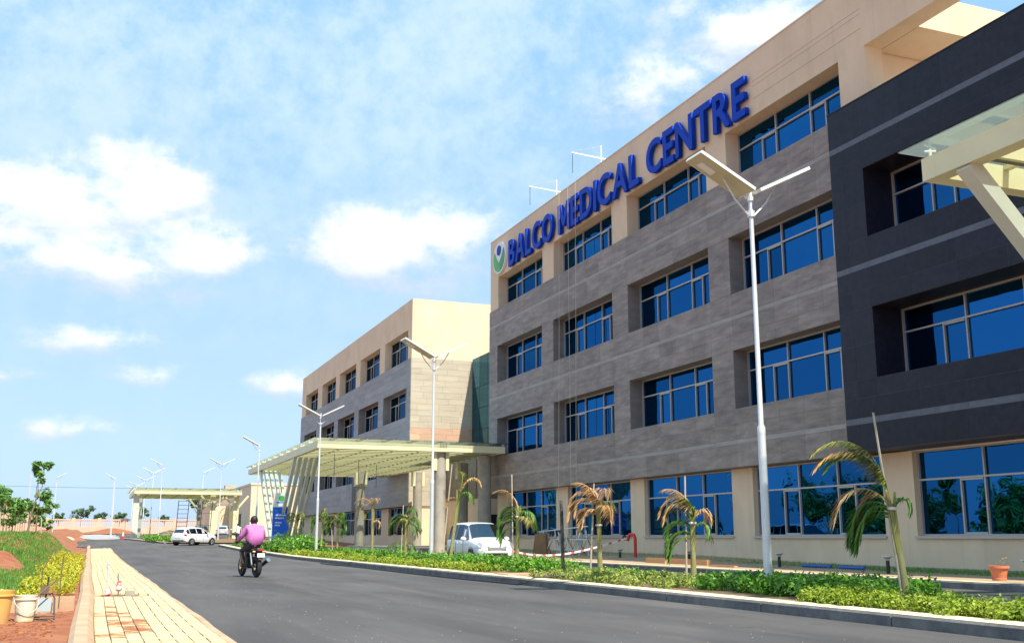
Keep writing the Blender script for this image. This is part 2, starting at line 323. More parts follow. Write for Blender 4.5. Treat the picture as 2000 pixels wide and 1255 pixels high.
def leaves(name, mat, parent, blobs, size, seed=0, W=True, aspect=.5, flat=.0):
    """blobs: (cx,cy,cz,rx,ry,rz,n): leaf-sized rhombi spread mostly near the surface of each blob"""
    g = np.random.default_rng(seed); V = []
    for (cx, cy, cz, rx, ry, rz, n) in blobs:
        d = g.normal(size=(n, 3)); d /= np.linalg.norm(d, axis=1)[:, None]
        r = g.uniform(.35, 1., n)**.5*(1 + .18*g.normal(size=n))
        p = d*r[:, None]*np.array([rx, ry, rz]) + np.array([cx, cy, cz])
        nrm = d + g.normal(size=(n, 3))*.7 + np.array([0, 0, .5 + flat]); nrm /= np.linalg.norm(nrm, axis=1)[:, None]
        t = np.cross(nrm, g.normal(size=(n, 3))); t /= np.linalg.norm(t, axis=1)[:, None]; b = np.cross(nrm, t)
        s = size*g.uniform(.6, 1.3, n)[:, None]
        V.append(np.stack([p - t*s, p - b*s*aspect, p + t*s, p + b*s*aspect], axis=1))
    V = np.concatenate(V).reshape(-1, 3); n = len(V)//4
    me = bpy.data.meshes.new(name); me.vertices.add(len(V)); me.vertices.foreach_set('co', V.astype(np.float32).ravel())
    me.loops.add(n*4); me.loops.foreach_set('vertex_index', np.arange(n*4, dtype=np.int32)); me.polygons.add(n); me.polygons.foreach_set('loop_start', np.arange(0, n*4, 4, dtype=np.int32))
    me.update(calc_edges=True); me.validate(); me.materials.append(mat)
    return link(name, me, parent, W)
def copy_tree(o, parent=None):
    c = o.copy(); C.objects.link(c); c.parent = parent
    for ch in o.children: copy_tree(ch, c)
    return c
def sheet(name, mat, rows, parent=None):      # rows: (y, [(x,z),...])
    k = len(rows[0][1]); v = [(x, y, z) for y, r in rows for x, z in r]
    f = [(i*k+j, i*k+j+1, (i+1)*k+j+1, (i+1)*k+j) for i in range(len(rows)-1) for j in range(k-1)]
    return MB().add(v, f).build(name, mat, parent, smooth=False)

# ================================================================== the setting
def frange(a, b, s): n = max(1, int(round((b - a)/s))); return [a + (b - a)*i/n for i in range(n+1)]
# ground: one sheet to the horizon, with the mound on the left
gx = [-3000, -800, -200, -60, -25, -12, -8] + frange(-6.5, -.2, .3) + [0.3, 2, 6, 10, 14, 18, 24, 40, 80, 200, 800, 3000]
gy = [-300, -60, -20, 0, 5] + frange(8, 90, .8) + frange(94, 200, 6) + [230, 300, 500, 1000, 2500, 5000]
def gz(x, y):
    if x < -.15: return zl(max(x, -12), y) if x > -60 else zt(y)
    return zt(y) - .14
m_ground = M('ground_red_earth', (.25, .07, .028), (.35, .14, .062), 2.2, .95, bump=.9, bscale=9, dirt=((.30, .20, .12), .7, .5, .75, .5))
ground = struct(sheet('ground', m_ground, [(y, [(x, gz(x, y)) for x in gx]) for y in gy]))
for p in ground.data.polygons: p.use_smooth = True
def xl(y): return 1.5 if y < 84 else 1.5 - 3.5*sstep((y - 84)/10)
def xr(y):
    if y < 91: return 9.86
    if y < 99.9: return 17.
    return 6.3 - 3.2*(y - 99.9)/19
yy = [-12, 0, 6] + frange(9, 83, 2.) + frange(84, 90.9, 1) + [91.0, 91.01, 95, 99.8, 99.91] + frange(101, 119, 2)
road = struct(sheet('road', m_asph, [(y, [(xl(y) + (xr(y) - xl(y))*t, zt(y)) for t in (0, .25, .5, .75, 1)]) for y in yy]))
struct(sheet('service_road', m_asph2, [(y, [(13.3, zt(y) - .006), (15.8, zt(y) - .006), (18.5, zt(y) - .006)]) for y in [-12, 5] + frange(10, 118, 3)]))
struct(sheet('gravel_yard', m_gravel, [(y, [(x, zt(y) + .015 + .06*math.sin(x*1.3)*math.sin(y*.4)) for x in frange(-3.5, 3.6, 1)]) for y in frange(119.5, 178, 4)]))
struct(sheet('forecourt', m_asph2, [(y, [(x, zt(y) + .004) for x in (3.3, 10, 17, 30)]) for y in frange(119.3, 190, 6)]))
struct(sheet('verge', m_verge, [(y, [(18.55, zt(y)+.10), (19.6, zt(y)+.11), (21.5, zt(y) + .12 + .10*sstep((y-26)/20)), (24.6, zt(y) + .12 + .25*sstep((y-26)/16))]) for y in [-12, 5] + frange(10, 62, 2)]))
struct(sheet('planting_bed', m_bedsoil, [(y, [(10.3, zt(y)+.11), (11, zt(y)+.15), (12, zt(y)+.16), (13.3, zt(y)+.11)]) for y in [-12, 5] + frange(9, 90.6, 1.5)]))

# kerbs
def kerb(name, mat, x0, x1, ys, h, top=None, bev=.03, cap=.0, xf=None):
    root = None
    for i, (a, b) in enumerate(zip(ys, ys[1:])):
        dx0 = xf(a) if xf else 0; dx1 = xf(b) if xf else 0; mb = MB(); g = .012
        for y, d, z in ((a + g, dx0, zt(a)), (b - g, dx1, zt(b))):
            mb.v += [(x0+d, y, z-.15), (x0+d, y, z+h-bev), (x0+d+bev, y, z+h), (x1+d-bev, y, z+h), (x1+d, y, z+h-bev), (x1+d, y, z-.15)]
        mb.f += [(j, j+1, j+7, j+6) for j in range(5)] + [(0, 5, 4, 3, 2, 1), (6, 7, 8, 9, 10, 11)]
        if root is None:
            root = struct(mb.build(name, mat, None, fixn=True)); o = root
        else: o = mb.build('kerb_stone', mat, root, fixn=True)
        if top:
            t = MB(); t.add([(x0+dx0+bev, a+g, zt(a)+h+.004), (x1+dx0-bev, a+g, zt(a)+h+.004), (x1+dx1-bev, b-g, zt(b)+h+.004), (x0+dx1+bev, b-g, zt(b)+h+.004)], [(0, 1, 2, 3)]).build('kerb_top', top, o, W=False)
    return root
kerb('kerb', m_kerb, 9.84, 10.36, [-12, 2, 6] + frange(8.5, 90.5, 2.9), .16, m_kerbtop)
kerb('inner_kerb', m_kerb, 13.10, 13.42, [-12, 2, 6] + frange(8.5, 90.5, 4), .15, m_kerbtop)
kerb('verge_kerb', m_kerb, 18.35, 18.80, [-12, 2] + frange(8, 62, 3), .16, m_kerbtop)
kerb('island_kerb', m_kerb, 6.2, 6.45, frange(100, 119, 2.4), .15, m_kerbtop, xf=lambda y: -3.2*(y - 99.9)/19)
kerb('footway_edge_kerb', m_kerbl, -.12, .13, [0, 6] + frange(9, 90, 1.2), .12, bev=.06, xf=lambda y: .015*math.sin(y*.35))
kerb('footway_road_edging', m_kerbl, 1.44, 1.55, [0, 6] + frange(9, 84, 1.0), .045, bev=.015, xf=lambda y: .012*math.sin(y*.5) + .012*math.sin(y*1.7))
struct(sheet('island_soil', m_bedsoil, [(y, [(6.4 - 3.2*(y - 99.9)/19, zt(y)+.09), (8.5, zt(y)+.1), (16.8, zt(y)+.09)]) for y in frange(100, 119.2, 3)]))

# footway of sandy pavers
foot = struct(sheet('footway', m_bedding, [(y, [(.10, zt(y)+.020), (1.47, zt(y)+.020)]) for y in [0, 6] + frange(9, 84, 2)]))
PW, PL = .163, .26
def paver_mb(mb, x0, x1, y0, y1, z0, z1, zh, tilt=0):
    b = .004
    mb.add([(x0,y0,z0),(x1,y0,z0),(x1,y1,z0),(x0,y1,z0),(x0+b,y0+b,z1+tilt),(x1-b,y0+b,z1),(x1-b,y1-b,z1+zh),(x0+b,y1-b,z1+zh+tilt)], [(4,5,6,7),(0,1,5,4),(1,2,6,5),(2,3,7,6),(3,0,4,7)])
far_p = MB(); npv = 0; pit = (.28, .98, 21.6, 22.7)
stains = [(.42, 16.6, .22, .8), (.55, 15.0, .25, .9), (.62, 13.9, .2, .5), (.38, 18.2, .15, .5), (.35, 13.2, .16, .4)]
for r in range(int((84 - 3)/PL)):
    y0 = 3 + r*PL
    for c in range(8):
        x0 = .15 + c*PW + .018*math.sin(y0*.33); off = (PL/2 if c % 2 else 0); ya = y0 + off
        if ya < pit[3] and ya + PL > pit[2] and x0 + PW > pit[0] and x0 < pit[1]: continue
        z = zt(ya) + .052 + random.uniform(-.004, .006)
        args = (x0+.0022, x0+PW-.0022, ya+.003, ya+PL-.003, zt(ya)+.0, z, zt(ya+PL)-zt(ya), random.uniform(-.004, .004))
        if ya > 11.3 and npv < 300:
            npv += 1
            cx, cy = x0 + PW/2, ya + PL/2; stained = any(((cx-sx)/sw)**2 + ((cy-sy)/sl)**2 < 1 and random.random() < .8 for sx, sy, sw, sl in stains)
            mb = MB(); paver_mb(mb, *args); mb.build('paver', m_dirtpv if stained else m_paver, foot)
        else: paver_mb(far_p, *args)
o = far_p.build('far_pavers', m_paver_s, foot); o['kind'] = 'stuff'

# ------------------------------------------------------------------ facades
GX = 24.75       # glass plane
def window(parent, y0, y1, z0, z1, gx_=GX, mat=m_glass, tr=.66, cas=.95, simple=False, name='window'):
    """frame facing -X; y1 is the far (left-hand) edge"""
    t = .055; d = .08; L = y1 - y0; mb = MB(); ym = [y1 - L*.365, y1 - L*.665] if not simple else [y1 - L*.5]
    zt_ = z0 + (z1 - z0)*tr
    def bar(ya, yb, za, zb, e=0): mb.box(gx_ - d - e, gx_ - .004, ya, yb, za, zb)
    bar(y0, y0+t, z0, z1); bar(y1-t, y1, z0, z1); bar(y0+t, y1-t, z0, z0+t, .004); bar(y0+t, y1-t, z1-t, z1, .004)
    for y in ym: bar(y-t/2, y+t/2, z0+t, z1-t, .002)
    edges = [y0+t] + sorted([y for y in ym]) + [y1-t]
    segs = list(zip(edges, edges[1:]))
    for i, (a, b) in enumerate(segs): bar(a + (t/2 if i else 0), b - (t/2 if i < len(segs)-1 else 0), zt_-t/2, zt_+t/2, .006)
    extra = [ym[0] + cas, ym[1] - cas*.95] if not simple else [y1 - L*.27]
    for y in extra: bar(y-t/2, y+t/2, z0+t, zt_-t/2, .001)
    if not simple:
        for a, b in ((ym[0], ym[0]+cas), (ym[1]-cas*.95, ym[1])): bar(a+t, b-t, z0+t+.001, z0+2*t, .012); bar(a+t, b-t, zt_-1.7*t, zt_-.7*t, .012)
    w = mb.build(name, m_alu, parent)
    for a, b in segs: MB().box(gx_, gx_+.02, a, b, zt_, z1-t).build('pane', mat, w, W=False)
    low = sorted(edges + extra)
    for a, b in zip(low, low[1:]): 
        k = MB().box(gx_, gx_+.02, a+.001, b-.001, z0+t, zt_-.001); ang = random.uniform(-.0035, .0035); c = Vector((gx_, (a+b)/2, z0)); k.xf(Matrix.Translation(c) @ Matrix.Rotation(ang, 4, 'Z') @ Matrix.Translation(-c)).build('pane', mat, w, W=False)
    return w
def cut(a, b, step): return frange(a, b, step)
def clad(parent, name, mat, x0, x1, ys, rows, openings, gap=.007):
    for (za, zb, m2) in rows:
        for ya, yb in zip(ys, ys[1:]):
            yc, zc = (ya+yb)/2, (za+zb)/2
            if any(o[0] < yc < o[1] and o[2] < zc < o[3] for o in openings): continue
            MB().box(x0 + (.006 if m2 is not None and m2 is m_stripe else 0) + random.uniform(0, .003), x1, ya+gap/2, yb-gap/2, za+gap/2, zb-gap/2).build('pale_band' if m2 else name, m2 or mat, parent)
def solid_grid(mb, x0, x1, ys, zs, openings):
    """merge wall cells (no openings) into boxes row by row"""
    for za, zb in zip(zs, zs[1:]):
        run = None
        for ya, yb in list(zip(ys, ys[1:])) + [(None, None)]:
            solid = ya is not None and not any(o[0] < (ya+yb)/2 < o[1] and o[2] < (za+zb)/2 < o[3] for o in openings)
            if solid: run = (run[0], yb) if run else (ya, yb)
            elif run: mb.box(x0, x1, run[0], run[1], za, zb); run = None
def halve(rows):
    out = []
    for a, b, m in rows:
        if m: out.append((a, b, m))
        else:
            n = max(1, round((b-a)/.62))
            out += [(a + (b-a)*i/n, a + (b-a)*(i+1)/n, None) for i in range(n)]
    return out
ROWS = [(3.88, 4.80, None), (4.80, 4.98, m_stripe), (4.98, 6.22, None), (6.22, 8.61, None), (8.61, 9.88, None), (9.88, 10.06, m_stripe), (10.06, 10.97, None), (10.97, 13.40, None), (13.40, 14.70, None), (14.70, 14.88, m_stripe), (14.88, 15.90, None)]

# --- main building
bld = thing('main_building', 'large four-storey beige and grey stone hospital block with blue lettering on its parapet', 'building', (24, 47, 0))
OY = [(28.7, 36.15), (37.75, 45.2), (46.9, 54.4), (56.05, 63.5)]
YE, Y0 = 65.0, 28.80
op_g = [(a, b, z0, z1) for a, b in OY for z0, z1 in ((6.22, 8.61), (10.97, 13.40))]
ys = sorted({Y0, YE} | {v for a, b in OY for v in (a, b) if v > Y0})
mb = MB(); solid_grid(mb, 24.03, 24.84, ys, [3.88, 6.22, 8.61, 10.97, 13.40, 15.90], op_g); mb.build('cladding_frame', m_stoneb, bld)
cy = []
for a, b in zip(ys, ys[1:]): cy += cut(a, b, 1.5)[:-1]
clad(bld, 'stone_panel', m_stone, 24.0, 24.031, cy + [YE], halve(ROWS), op_g)
for zz in zip([3.88, 4.9, 6.2, 7.4, 8.6, 9.97, 11, 12.2, 13.4, 14.8], [4.9, 6.2, 7.4, 8.6, 9.97, 11, 12.2, 13.4, 14.8, 15.9]):
    MB().box(24.035, 26, YE+.002, YE+.03, zz[0]+.004, zz[1]-.004).build('stone_panel', m_stone, bld)
# beige upper storey and parapet
mb = MB(); solid_grid(mb, 24.06, 24.84, sorted({8., YE - .03, 27.3, 21.} | {v for a, b in OY for v in (a, b)}), [15.901, 18.05, 20.72], [(a, b, 15.9, 18.05) for a, b in OY] + [(8., 27.3, 15, 18.02)]); mb.build('wall', m_beige, bld)
for z in (18.75, 19.3, 19.5): box('groove', m_sidej, bld, 24.055, 24.062, 27.4, 34.0, z, z+.012)
core = MB().box(24.86, 50, 27.55, YE-.05, 0, 15.6).box(24.86, 50, 27.55, YE-.05, 15.6, 20.1); core.build('building_core', m_beige, bld)
box('parapet_coping', m_beige, bld, 24.04, 24.30, 8, YE-.02, 20.722, 20.79)
# terrace behind the right-hand parapet opening
box('terrace_floor', m_conc, bld, 24.9, 48, 8, 27.5, 15.2, 15.5)
box('terrace_beam', m_beige, bld, 24.87, 48, 25.48, 27.5, 18.05, 19.32)
# windows
for a, b in OY:
    window(bld, a+.01, b-.01, 15.90, 18.04); 
    for z0, z1 in ((6.22, 8.61), (10.97, 13.40)): window(bld, a+.01, b-.01, z0, z1)
# ground floor
GO = [(19.4, 26.95), (28.4, 35.9), (37.4, 44.9), (46.3, 53.7), (55.3, 62.9)]
mb = MB(); gs = sorted({8., YE-.3} | {v for p in GO for v in p}); solid_grid(mb, 24.5, 24.84, gs, [-.3, 1.13, 3.86], [(a, b, 1.13, 3.86) for a, b in GO]); mb.build('ground_floor_wall', m_beige, bld)
for a, b in GO:
    window(bld, a+.01, b-.01, 1.17, 3.85, tr=.655)
    box('window_sill', m_alu, bld, 24.42, 24.70, a-.05, b+.05, 1.09, 1.165)
box('soffit', m_stoneb, bld, 24.04, 24.84, 28.9, YE, 3.862, 3.879)
box('plinth', m_conc, bld, 24.44, 24.499, 8, YE-.3, -.3, .20)
# --- black granite bay
blk = thing('granite_bay', 'projecting black granite bay with pale bands and deep recessed windows at right', 'building', (23.5, 20, 0))
BO = [(19.6, 27.2), (10.5, 18.)]
op_b = [(a, b, z0, z1) for a, b in BO for z0, z1 in ((6.24, 8.60), (10.99, 13.40))]
by = [8., 9., 10.5, 18., 19.6, 27.2, 28.12, 28.82]
mb = MB(); solid_grid(mb, 23.506, 24.74, by, [3.93, 6.24, 8.60, 10.99, 13.40, 15.86], op_b); mb.build('wall', m_blackj, blk)
BR = [(3.93, 4.79, None), (4.79, 4.99, m_blackstripe), (4.99, 5.64, None), (5.64, 6.24, None), (6.24, 7.4, None), (7.4, 8.6, None), (8.6, 9.24, None), (9.24, 9.94, None), (9.94, 10.14, m_blackstripe), (10.14, 10.99, None), (10.99, 12.2, None), (12.2, 13.4, None), (13.4, 13.80, None), (13.80, 14.36, None), (14.36, 14.56, m_blackstripe), (14.56, 15.88, None)]
bcy = []
for a, b in zip(by, by[1:]): bcy += cut(a, b, 1.9)[:-1]
clad(blk, 'granite_panel', m_black, 23.5, 23.507, bcy + [28.82], BR, op_b, gap=.011)
for (a, b) in BO:
    for z0, z1 in ((6.24, 8.60), (10.99, 13.40)):
        window(blk, a+.02, b-.02, z0+.01, z1-.01, gx_=24.80)
        r = MB(); r.box(23.54, 24.72, a+.001, a+.012, z0, z1); r.box(23.54, 24.72, b-.012, b-.001, z0, z1); r.box(23.54, 24.72, a+.013, b-.013, z1-.012, z1-.001); r.box(23.54, 24.72, a+.013, b-.013, z0+.001, z0+.009); r.build('reveal_lining', m_black, blk)
for zz in range(8):
    MB().box(23.54, 24.0, 28.822, 28.85, 3.93+zz*1.49+.004, 3.93+(zz+1)*1.49-.004).build('granite_panel', m_black, blk)
box('coping', m_black, blk, 23.49, 24.8, 8, 28.84, 15.885, 15.93)
box('soffit', m_blackj, blk, 23.54, 24.74, 8, 28.8, 3.90, 3.928)

# --- far wing (same grammar)
b2 = thing('far_wing', 'second beige and grey block beyond the entrance, its sunlit end wall facing us', 'building', (24, 108, 0))
O2 = [(85.2, 92.9), (94.7, 102.5), (104.4, 112.1), (114.0, 121.5), (124.0, 131.5)]
A2, E2 = 84.0, 134.2
def gr2(z0, z1): return [(a, b, z0, z1) for a, b in O2]
op2 = gr2(6.3, 8.7) + gr2(10.97, 13.45)
y2 = sorted({A2, E2} | {v for p in O2 for v in p})
mb = MB(); solid_grid(mb, 24.03, 24.84, y2, [3.6, 6.3, 8.7, 10.97, 13.45, 15.86], op2); mb.build('cladding_frame', m_stoneb, b2)
m_stone2 = M('blue_grey_stone', (.25, .245, .25), (.32, .305, .30), 1.1, .6, orand=.10, stretch=(1, .5, 3.2))
cy = []
for a, b in zip(y2, y2[1:]): cy += cut(a, b, 2.6)[:-1]
clad(b2, 'stone_panel', m_stone2, 24.0, 24.031, cy + [E2], halve([(3.6, 6.3, None), (6.3, 8.7, None), (8.7, 10.97, None), (10.97, 13.45, None), (13.45, 15.86, None)]), op2, gap=.012)
mb = MB(); solid_grid(mb, 24.06, 24.84, sorted({A2+.02, E2-.05} | {v for p in O2 for v in p}), [15.861, 18.45, 20.95], gr2(15.8, 18.45)); mb.build('wall', m_beige, b2)
MB().box(24.86, 46, A2+.06, E2-.06, 0, 20.5).build('building_core', m_beige, b2)
box('end_wall', m_beige, b2, 24.07, 46, A2, A2+.055, 15.865, 20.95)
for a, b in O2:
    window(b2, a+.01, b-.01, 15.87, 18.44, mat=m_glassb)
    window(b2, a+.01, b-.01, 10.97, 13.45, mat=m_glassb)
    window(b2, a+.01, b-.01, 6.3, 8.7, mat=m_glassb)
box('dark_stone_strip', m_black, b2, 23.97, 23.999, 102.6, 104.3, 3.6, 9.6)
G2 = [(86, 92), (94.5, 101.5), (105, 112), (114.5, 121)]
mb = MB(); solid_grid(mb, 24.5, 24.84, sorted({A2, E2} | {v for p in G2 for v in p}), [-.3, 1.2, 3.58], [(a, b, 1.2, 3.58) for a, b in G2]); mb.build('ground_floor_wall', m_beige, b2)
for a, b in G2: window(b2, a+.01, b-.01, 1.22, 3.57, mat=m_glassb)
# end wall of sandstone strips
z = 3.6; i = 0
while z < 15.8:
    h = .50 if z > 8.6 else .6; x = 24.035; 
    mt = m_salmon if 8.4 < z < 9.6 else m_side
    off = random.uniform(.4, 1.9)
    while x < 31.2:
        x2 = min(x + off, 31.3); off = random.choice((1.5, 1.9, 2.3)); 
        MB().box(x+.006, x2-.006, A2-.03 - random.uniform(0, .006), A2-.001, z+.006, min(z+h, 15.86)-.006).build('sandstone_panel', mt, b2); x = x2
    z += h
box('end_wall_joint', m_sidej, b2, 24.04, 31.3, A2+.001, A2+.05, 3.5, 15.86)

# --- entrance link: recessed teal curtain wall between the two blocks
lk = thing('entrance_link', 'recessed entrance between the two blocks with tall teal curtain wall', 'building', (29.4, 74, 0))
box('wall', m_dark, lk, 29.5, 40, 65.05, 83.9, 0, 15.9)
nz = [4.2, 6.2, 8.0, 9.8, 11.6, 13.4, 15.95]
for ya, yb in zip(frange(65.1, 83.8, 1.87), frange(65.1, 83.8, 1.87)[1:]):
    for za, zb in zip(nz, nz[1:]): MB().box(29.40, 29.44, ya+.03, yb-.03, za+.03, zb-.03).build('curtain_pane', m_curtain, lk)
mb = MB()
for y in frange(65.1, 83.8, 1.87): mb.box(29.42, 29.49, y-.03, y+.03, 4.1, 16)
for zz in nz: mb.box(29.424, 29.486, 65.1, 83.85, zz-.03, zz+.03)
mb.build('mullions', m_dark, lk)
m_brownst = M('brown_stone', (.20, .16, .12), (.26, .21, .16), 1.5, .7, stretch=(1, 1, 4), orand=.1)
for za, zb in ((4.0, 4.9), (4.9, 5.8), (5.8, 6.7), (6.7, 7.6)):
    for ya, yb in zip(frange(76.5, 83.9, 1.85), frange(76.5, 83.9, 1.85)[1:]): MB().box(27.2, 27.23, ya+.006, yb-.006, za+.006, zb-.006).build('brown_stone_panel', m_brownst, lk)
box('lobby_wall', m_beige, lk, 27.26, 29.4, 76.5, 83.9, .2, 4.0); box('lobby_upper_wall', m_brownst, lk, 27.235, 29.4, 76.5, 83.9, 4.001, 7.6)
box('lobby_end_wall', m_brownst, lk, 27.25, 29.4, 76.2, 76.49, 4.0, 7.6); box('lobby_end_wall_lower', m_beige, lk, 27.25, 29.4, 76.2, 76.49, .2, 3.99)
d = box('door', m_dark, lk, 27.9, 28.9, 76.15, 76.19, .5, 2.8); MB().box(28.75, 28.8, 76.12, 76.148, 1.4, 1.8).build('door_handle', m_chrome, d, W=False)
gl = MB()
for y in frange(65.4, 76, 1.75): gl.box(28.9, 28.98, y-.04, y+.04, .45, 4)
gl.build('entrance_mullions', m_alu, lk)
for ya, yb in zip(frange(65.4, 76, 1.75), frange(65.4, 76, 1.75)[1:]): MB().box(28.92, 28.96, ya+.05, yb-.05, .46, 3.9).build('entrance_pane', m_glassb, lk)
plat = MB().box(19.0, 29, 63.8, 83.8, -.1, .46).box(18.6, 18.999, 63.8, 83.8, -.1, .31).box(18.2, 18.599, 63.8, 83.8, -.1, .16).box(19, 29, 63.4, 63.799, -.1, .31)
struct(plat.build('entrance_platform', m_conc))

# --- canopies
def canopy(label, x0, x1, y0, y1, zb, name='entrance_canopy', ns=26, depth=.42, group='cream steel canopies'):
    t = thing(name, label, 'canopy', (x0, y0, 0), group=group); w = .28; zt_ = zb + depth
    MB().box(x0, x1, y0, y0+w, zb, zt_).build('fascia_beam', m_cream, t)
    MB().box(x0, x1, y1-w, y1, zb, zt_).build('fascia_beam', m_cream, t)
    MB().box(x0, x0+w, y0+w+.002, y1-w-.002, zb, zt_).build('fascia_beam', m_cream, t)
    MB().box(x1-w, x1, y0+w+.002, y1-w-.002, zb, zt_).build('fascia_beam', m_cream, t)
    for i in range(ns):
        y = y0 + w + (y1 - y0 - 2*w)*(i+.5)/ns
        MB().box(x0+w+.002, x1-w-.002, y-.055, y+.055, zb+.055, zb+.30).build('purlin', m_cream, t)
        MB().box(x0+w+.002, x1-w-.002, y-.06, y+.06, zb+.015, zb+.054).build('purlin_shade_strip', m_slatshade, t)  # dark strip added below each purlin, shade of its underside put into colour
    for i in range(1, 7):
        x = x0 + (x1 - x0)*i/7; MB().box(x-.06, x+.06, y0+w+.002, y1-w-.002, zb+.305, zt_-.004).build('cross_beam', m_cream, t)
    nx, ny = max(2, int((x1-x0)/2.6)), max(3, int((y1-y0)/2.6))
    for i in range(nx):
        for j in range(ny):
            xa, xb = x0 - .25 + (x1-x0+.5)*i/nx, x0 - .25 + (x1-x0+.5)*(i+1)/nx; ya, yb = y0 - .25 + (y1-y0+.5)*j/ny, y0 - .25 + (y1-y0+.5)*(j+1)/ny
            MB().box(xa+.01, xb-.01, ya+.01, yb-.01, zt_+.16, zt_+.18).build('glass_sheet', m_skyg, t)
    fx = MB().tube([(0, 0, 0), (0, 0, .155)], .03, 6).tube([(-.12, 0, .10), (.12, 0, .14)], .02, 6); me = None
    for j in range(ny+1):
        y = y0 + .1 + (y1-y0-.2)*j/ny
        for x in (x0+.1, x1-.1):
            if me is None: o = fx.build('glass_fixing', m_galv, t); me = o.data
            else: o = link('glass_fixing', me, t)
            o.location = Vector((x, y, zt_)) - t.location
    return t
m_gl2 = None
cn = canopy('broad cream steel entrance canopy with slatted underside and leaning fins beside the totem', 12.0, 23.75, 61.4, 90.8, 6.22, ns=24)
def fin_leg(t, x, yb, yt, zb, ztop, n=4, mat=m_creamg):
    for i in range(n):
        xx = x + i*.36; s = MB()
        s.prism([(yb - .2, zb), (yb + .2, zb), (yt + .26, ztop), (yt - .26, ztop)], 'x', xx-.10, xx+.10); s.build('leaning_fin', mat, t, fixn=True)
fin_leg(cn, 12.15, 76.2, 69.6, .12, 6.215, 5); fin_leg(cn, 12.15, 77.2, 84.6, .12, 6.215, 5)
def column(t, x, y, r=.36, z0=0, z1=6.2, collar=True):
    c = MB().lathe([(r, z0), (r, 2.0), (r-.008, 2.005), (r-.008, 2.02), (r, 2.025), (r, 3.9), (r-.008, 3.905), (r-.008, 3.92), (r, 3.925), (r, z1)], (x, y, 0), 20).build('column', m_conc, t, smooth=True)
    if collar:
        for s in (-1, 1): MB().box(x + s*(r+.02) - .10, x + s*(r+.02) + .10, y-.3, y+.3, z1-1.1, z1+.01).build('bracket', m_cream, c, W=False)
for (x, y) in ((19.7, 62.0), (20.0, 84.0), (24.2, 82.0), (24.1, 70.5)): column(cn, x, y)
column(cn, 23.2, 63.6, .42, collar=False)
for x, y in ((14, 66), (16.5, 70), (19, 75), (14.5, 80)): MB().tube([(x, y, 6.25), (x, y, 4.6)], .018, 5).build('conduit', m_dark, cn)
b_ = MB()
for k in range(5): b_.tube([(19.5 + k*.1, 61.37, 6.45), (19.5 + k*.1, 61.37, 6.85)], .012, 5)
b_.build('rebar', m_steel, cn)
c2 = canopy('smaller far cream canopy on square posts beside the low beige building', 4.1, 15.3, 120, 136, 5.62, ns=14, depth=.45)
for (x, y) in ((4.4, 121), (5.3, 135)): MB().box(x-.3, x+.3, y-.3, y+.3, .8, 5.615).build('post', m_creamg, c2)
for (x, y) in ((12.4, 121.5), (14.9, 121.5), (12.2, 134)):
    p = MB().box(x-.28, x+.28, y-.28, y+.28, .8, 5.615).build('post', m_cream if y < 125 else m_conc, c2)
    for s in (-1, 1): MB().beam((x, y, 4.0), (x + s*1.3, y, 5.6), .2, .2).build('brace', m_cream, p, W=False)
c3 = canopy('near cream canopy corner with glass sheets, jutting in at upper right', 12.2, 22.9, 1.5, 12.7, 6.8, ns=6, depth=.38)
for (y, s) in ((11.85, 1), (5.0, -1)):
    MB().beam((12.28, y, 6.82), (14.7, y, 4.3), .26, .26).build('brace', m_creamg, c3)
    MB().box(14.6, 14.95, y-.18, y+.18, 0, 6.79).build('post', m_cream, c3)

# --- low beige building, boundary wall
b3 = thing('low_building', 'low plain beige building beyond the far canopy', 'building', (22, 160, 1))
box('wall', m_beige, b3, 21.7, 44, 160, 240, .5, 8.6); box('parapet', m_beige, b3, 21.6, 44.1, 159.9, 240, 8.601, 8.9)
dd = box('doorway', m_dark, b3, 21.64, 21.69, 170, 176, 1.0, 4.6); MB().box(21.6, 21.635, 169.6, 176.4, 4.601, 4.8).build('lintel', m_beige, dd, W=False)
box('porch', m_beige, b3, 18.6, 21.69, 186, 200, .8, 6.2); box('water_tank', m_conc, b3, 23, 25, 205, 207, 8.9, 10.6)
def bwall(label, pts, group='boundary wall runs'):
    a, b = Vector(pts[0]), Vector(pts[1]); L = (b-a).length; t = thing('boundary_wall', label, 'wall', (a.x, a.y, 1.7), math.atan2(b.y-a.y, b.x-a.x), group)
    n = int(L/4.2)
    for i in range(n+1): MB().box(i*4.2-.3, i*4.2+.3, -.22, .22, -.6, 2.62).build('pier', m_wallp, t, W=False)
    for i in range(n):
        MB().box(i*4.2+.301, i*4.2+3.899, -.1, .1, -.6, 1.15).build('wall_panel', m_wallp, t, W=False)
        MB().box(i*4.2+.301, i*4.2+3.899, -.14, .14, 2.2, 2.42).build('top_rail', m_wallp, t, W=False)
        k = MB()
        for j in range(12): x = i*4.2+.45+j*.3; k.box(x-.085, x+.085, -.06, .06, 1.151, 2.199)
        k.build('balusters', m_wallp, t, W=False)
bwall('pink boundary wall with balusters across the end of the road', [(-7, 200, 0), (32, 200, 0)])
bwall('pink boundary wall running towards us behind the young trees at left', [(-7.6, 199, 0), (-7.6, 96, 0)])

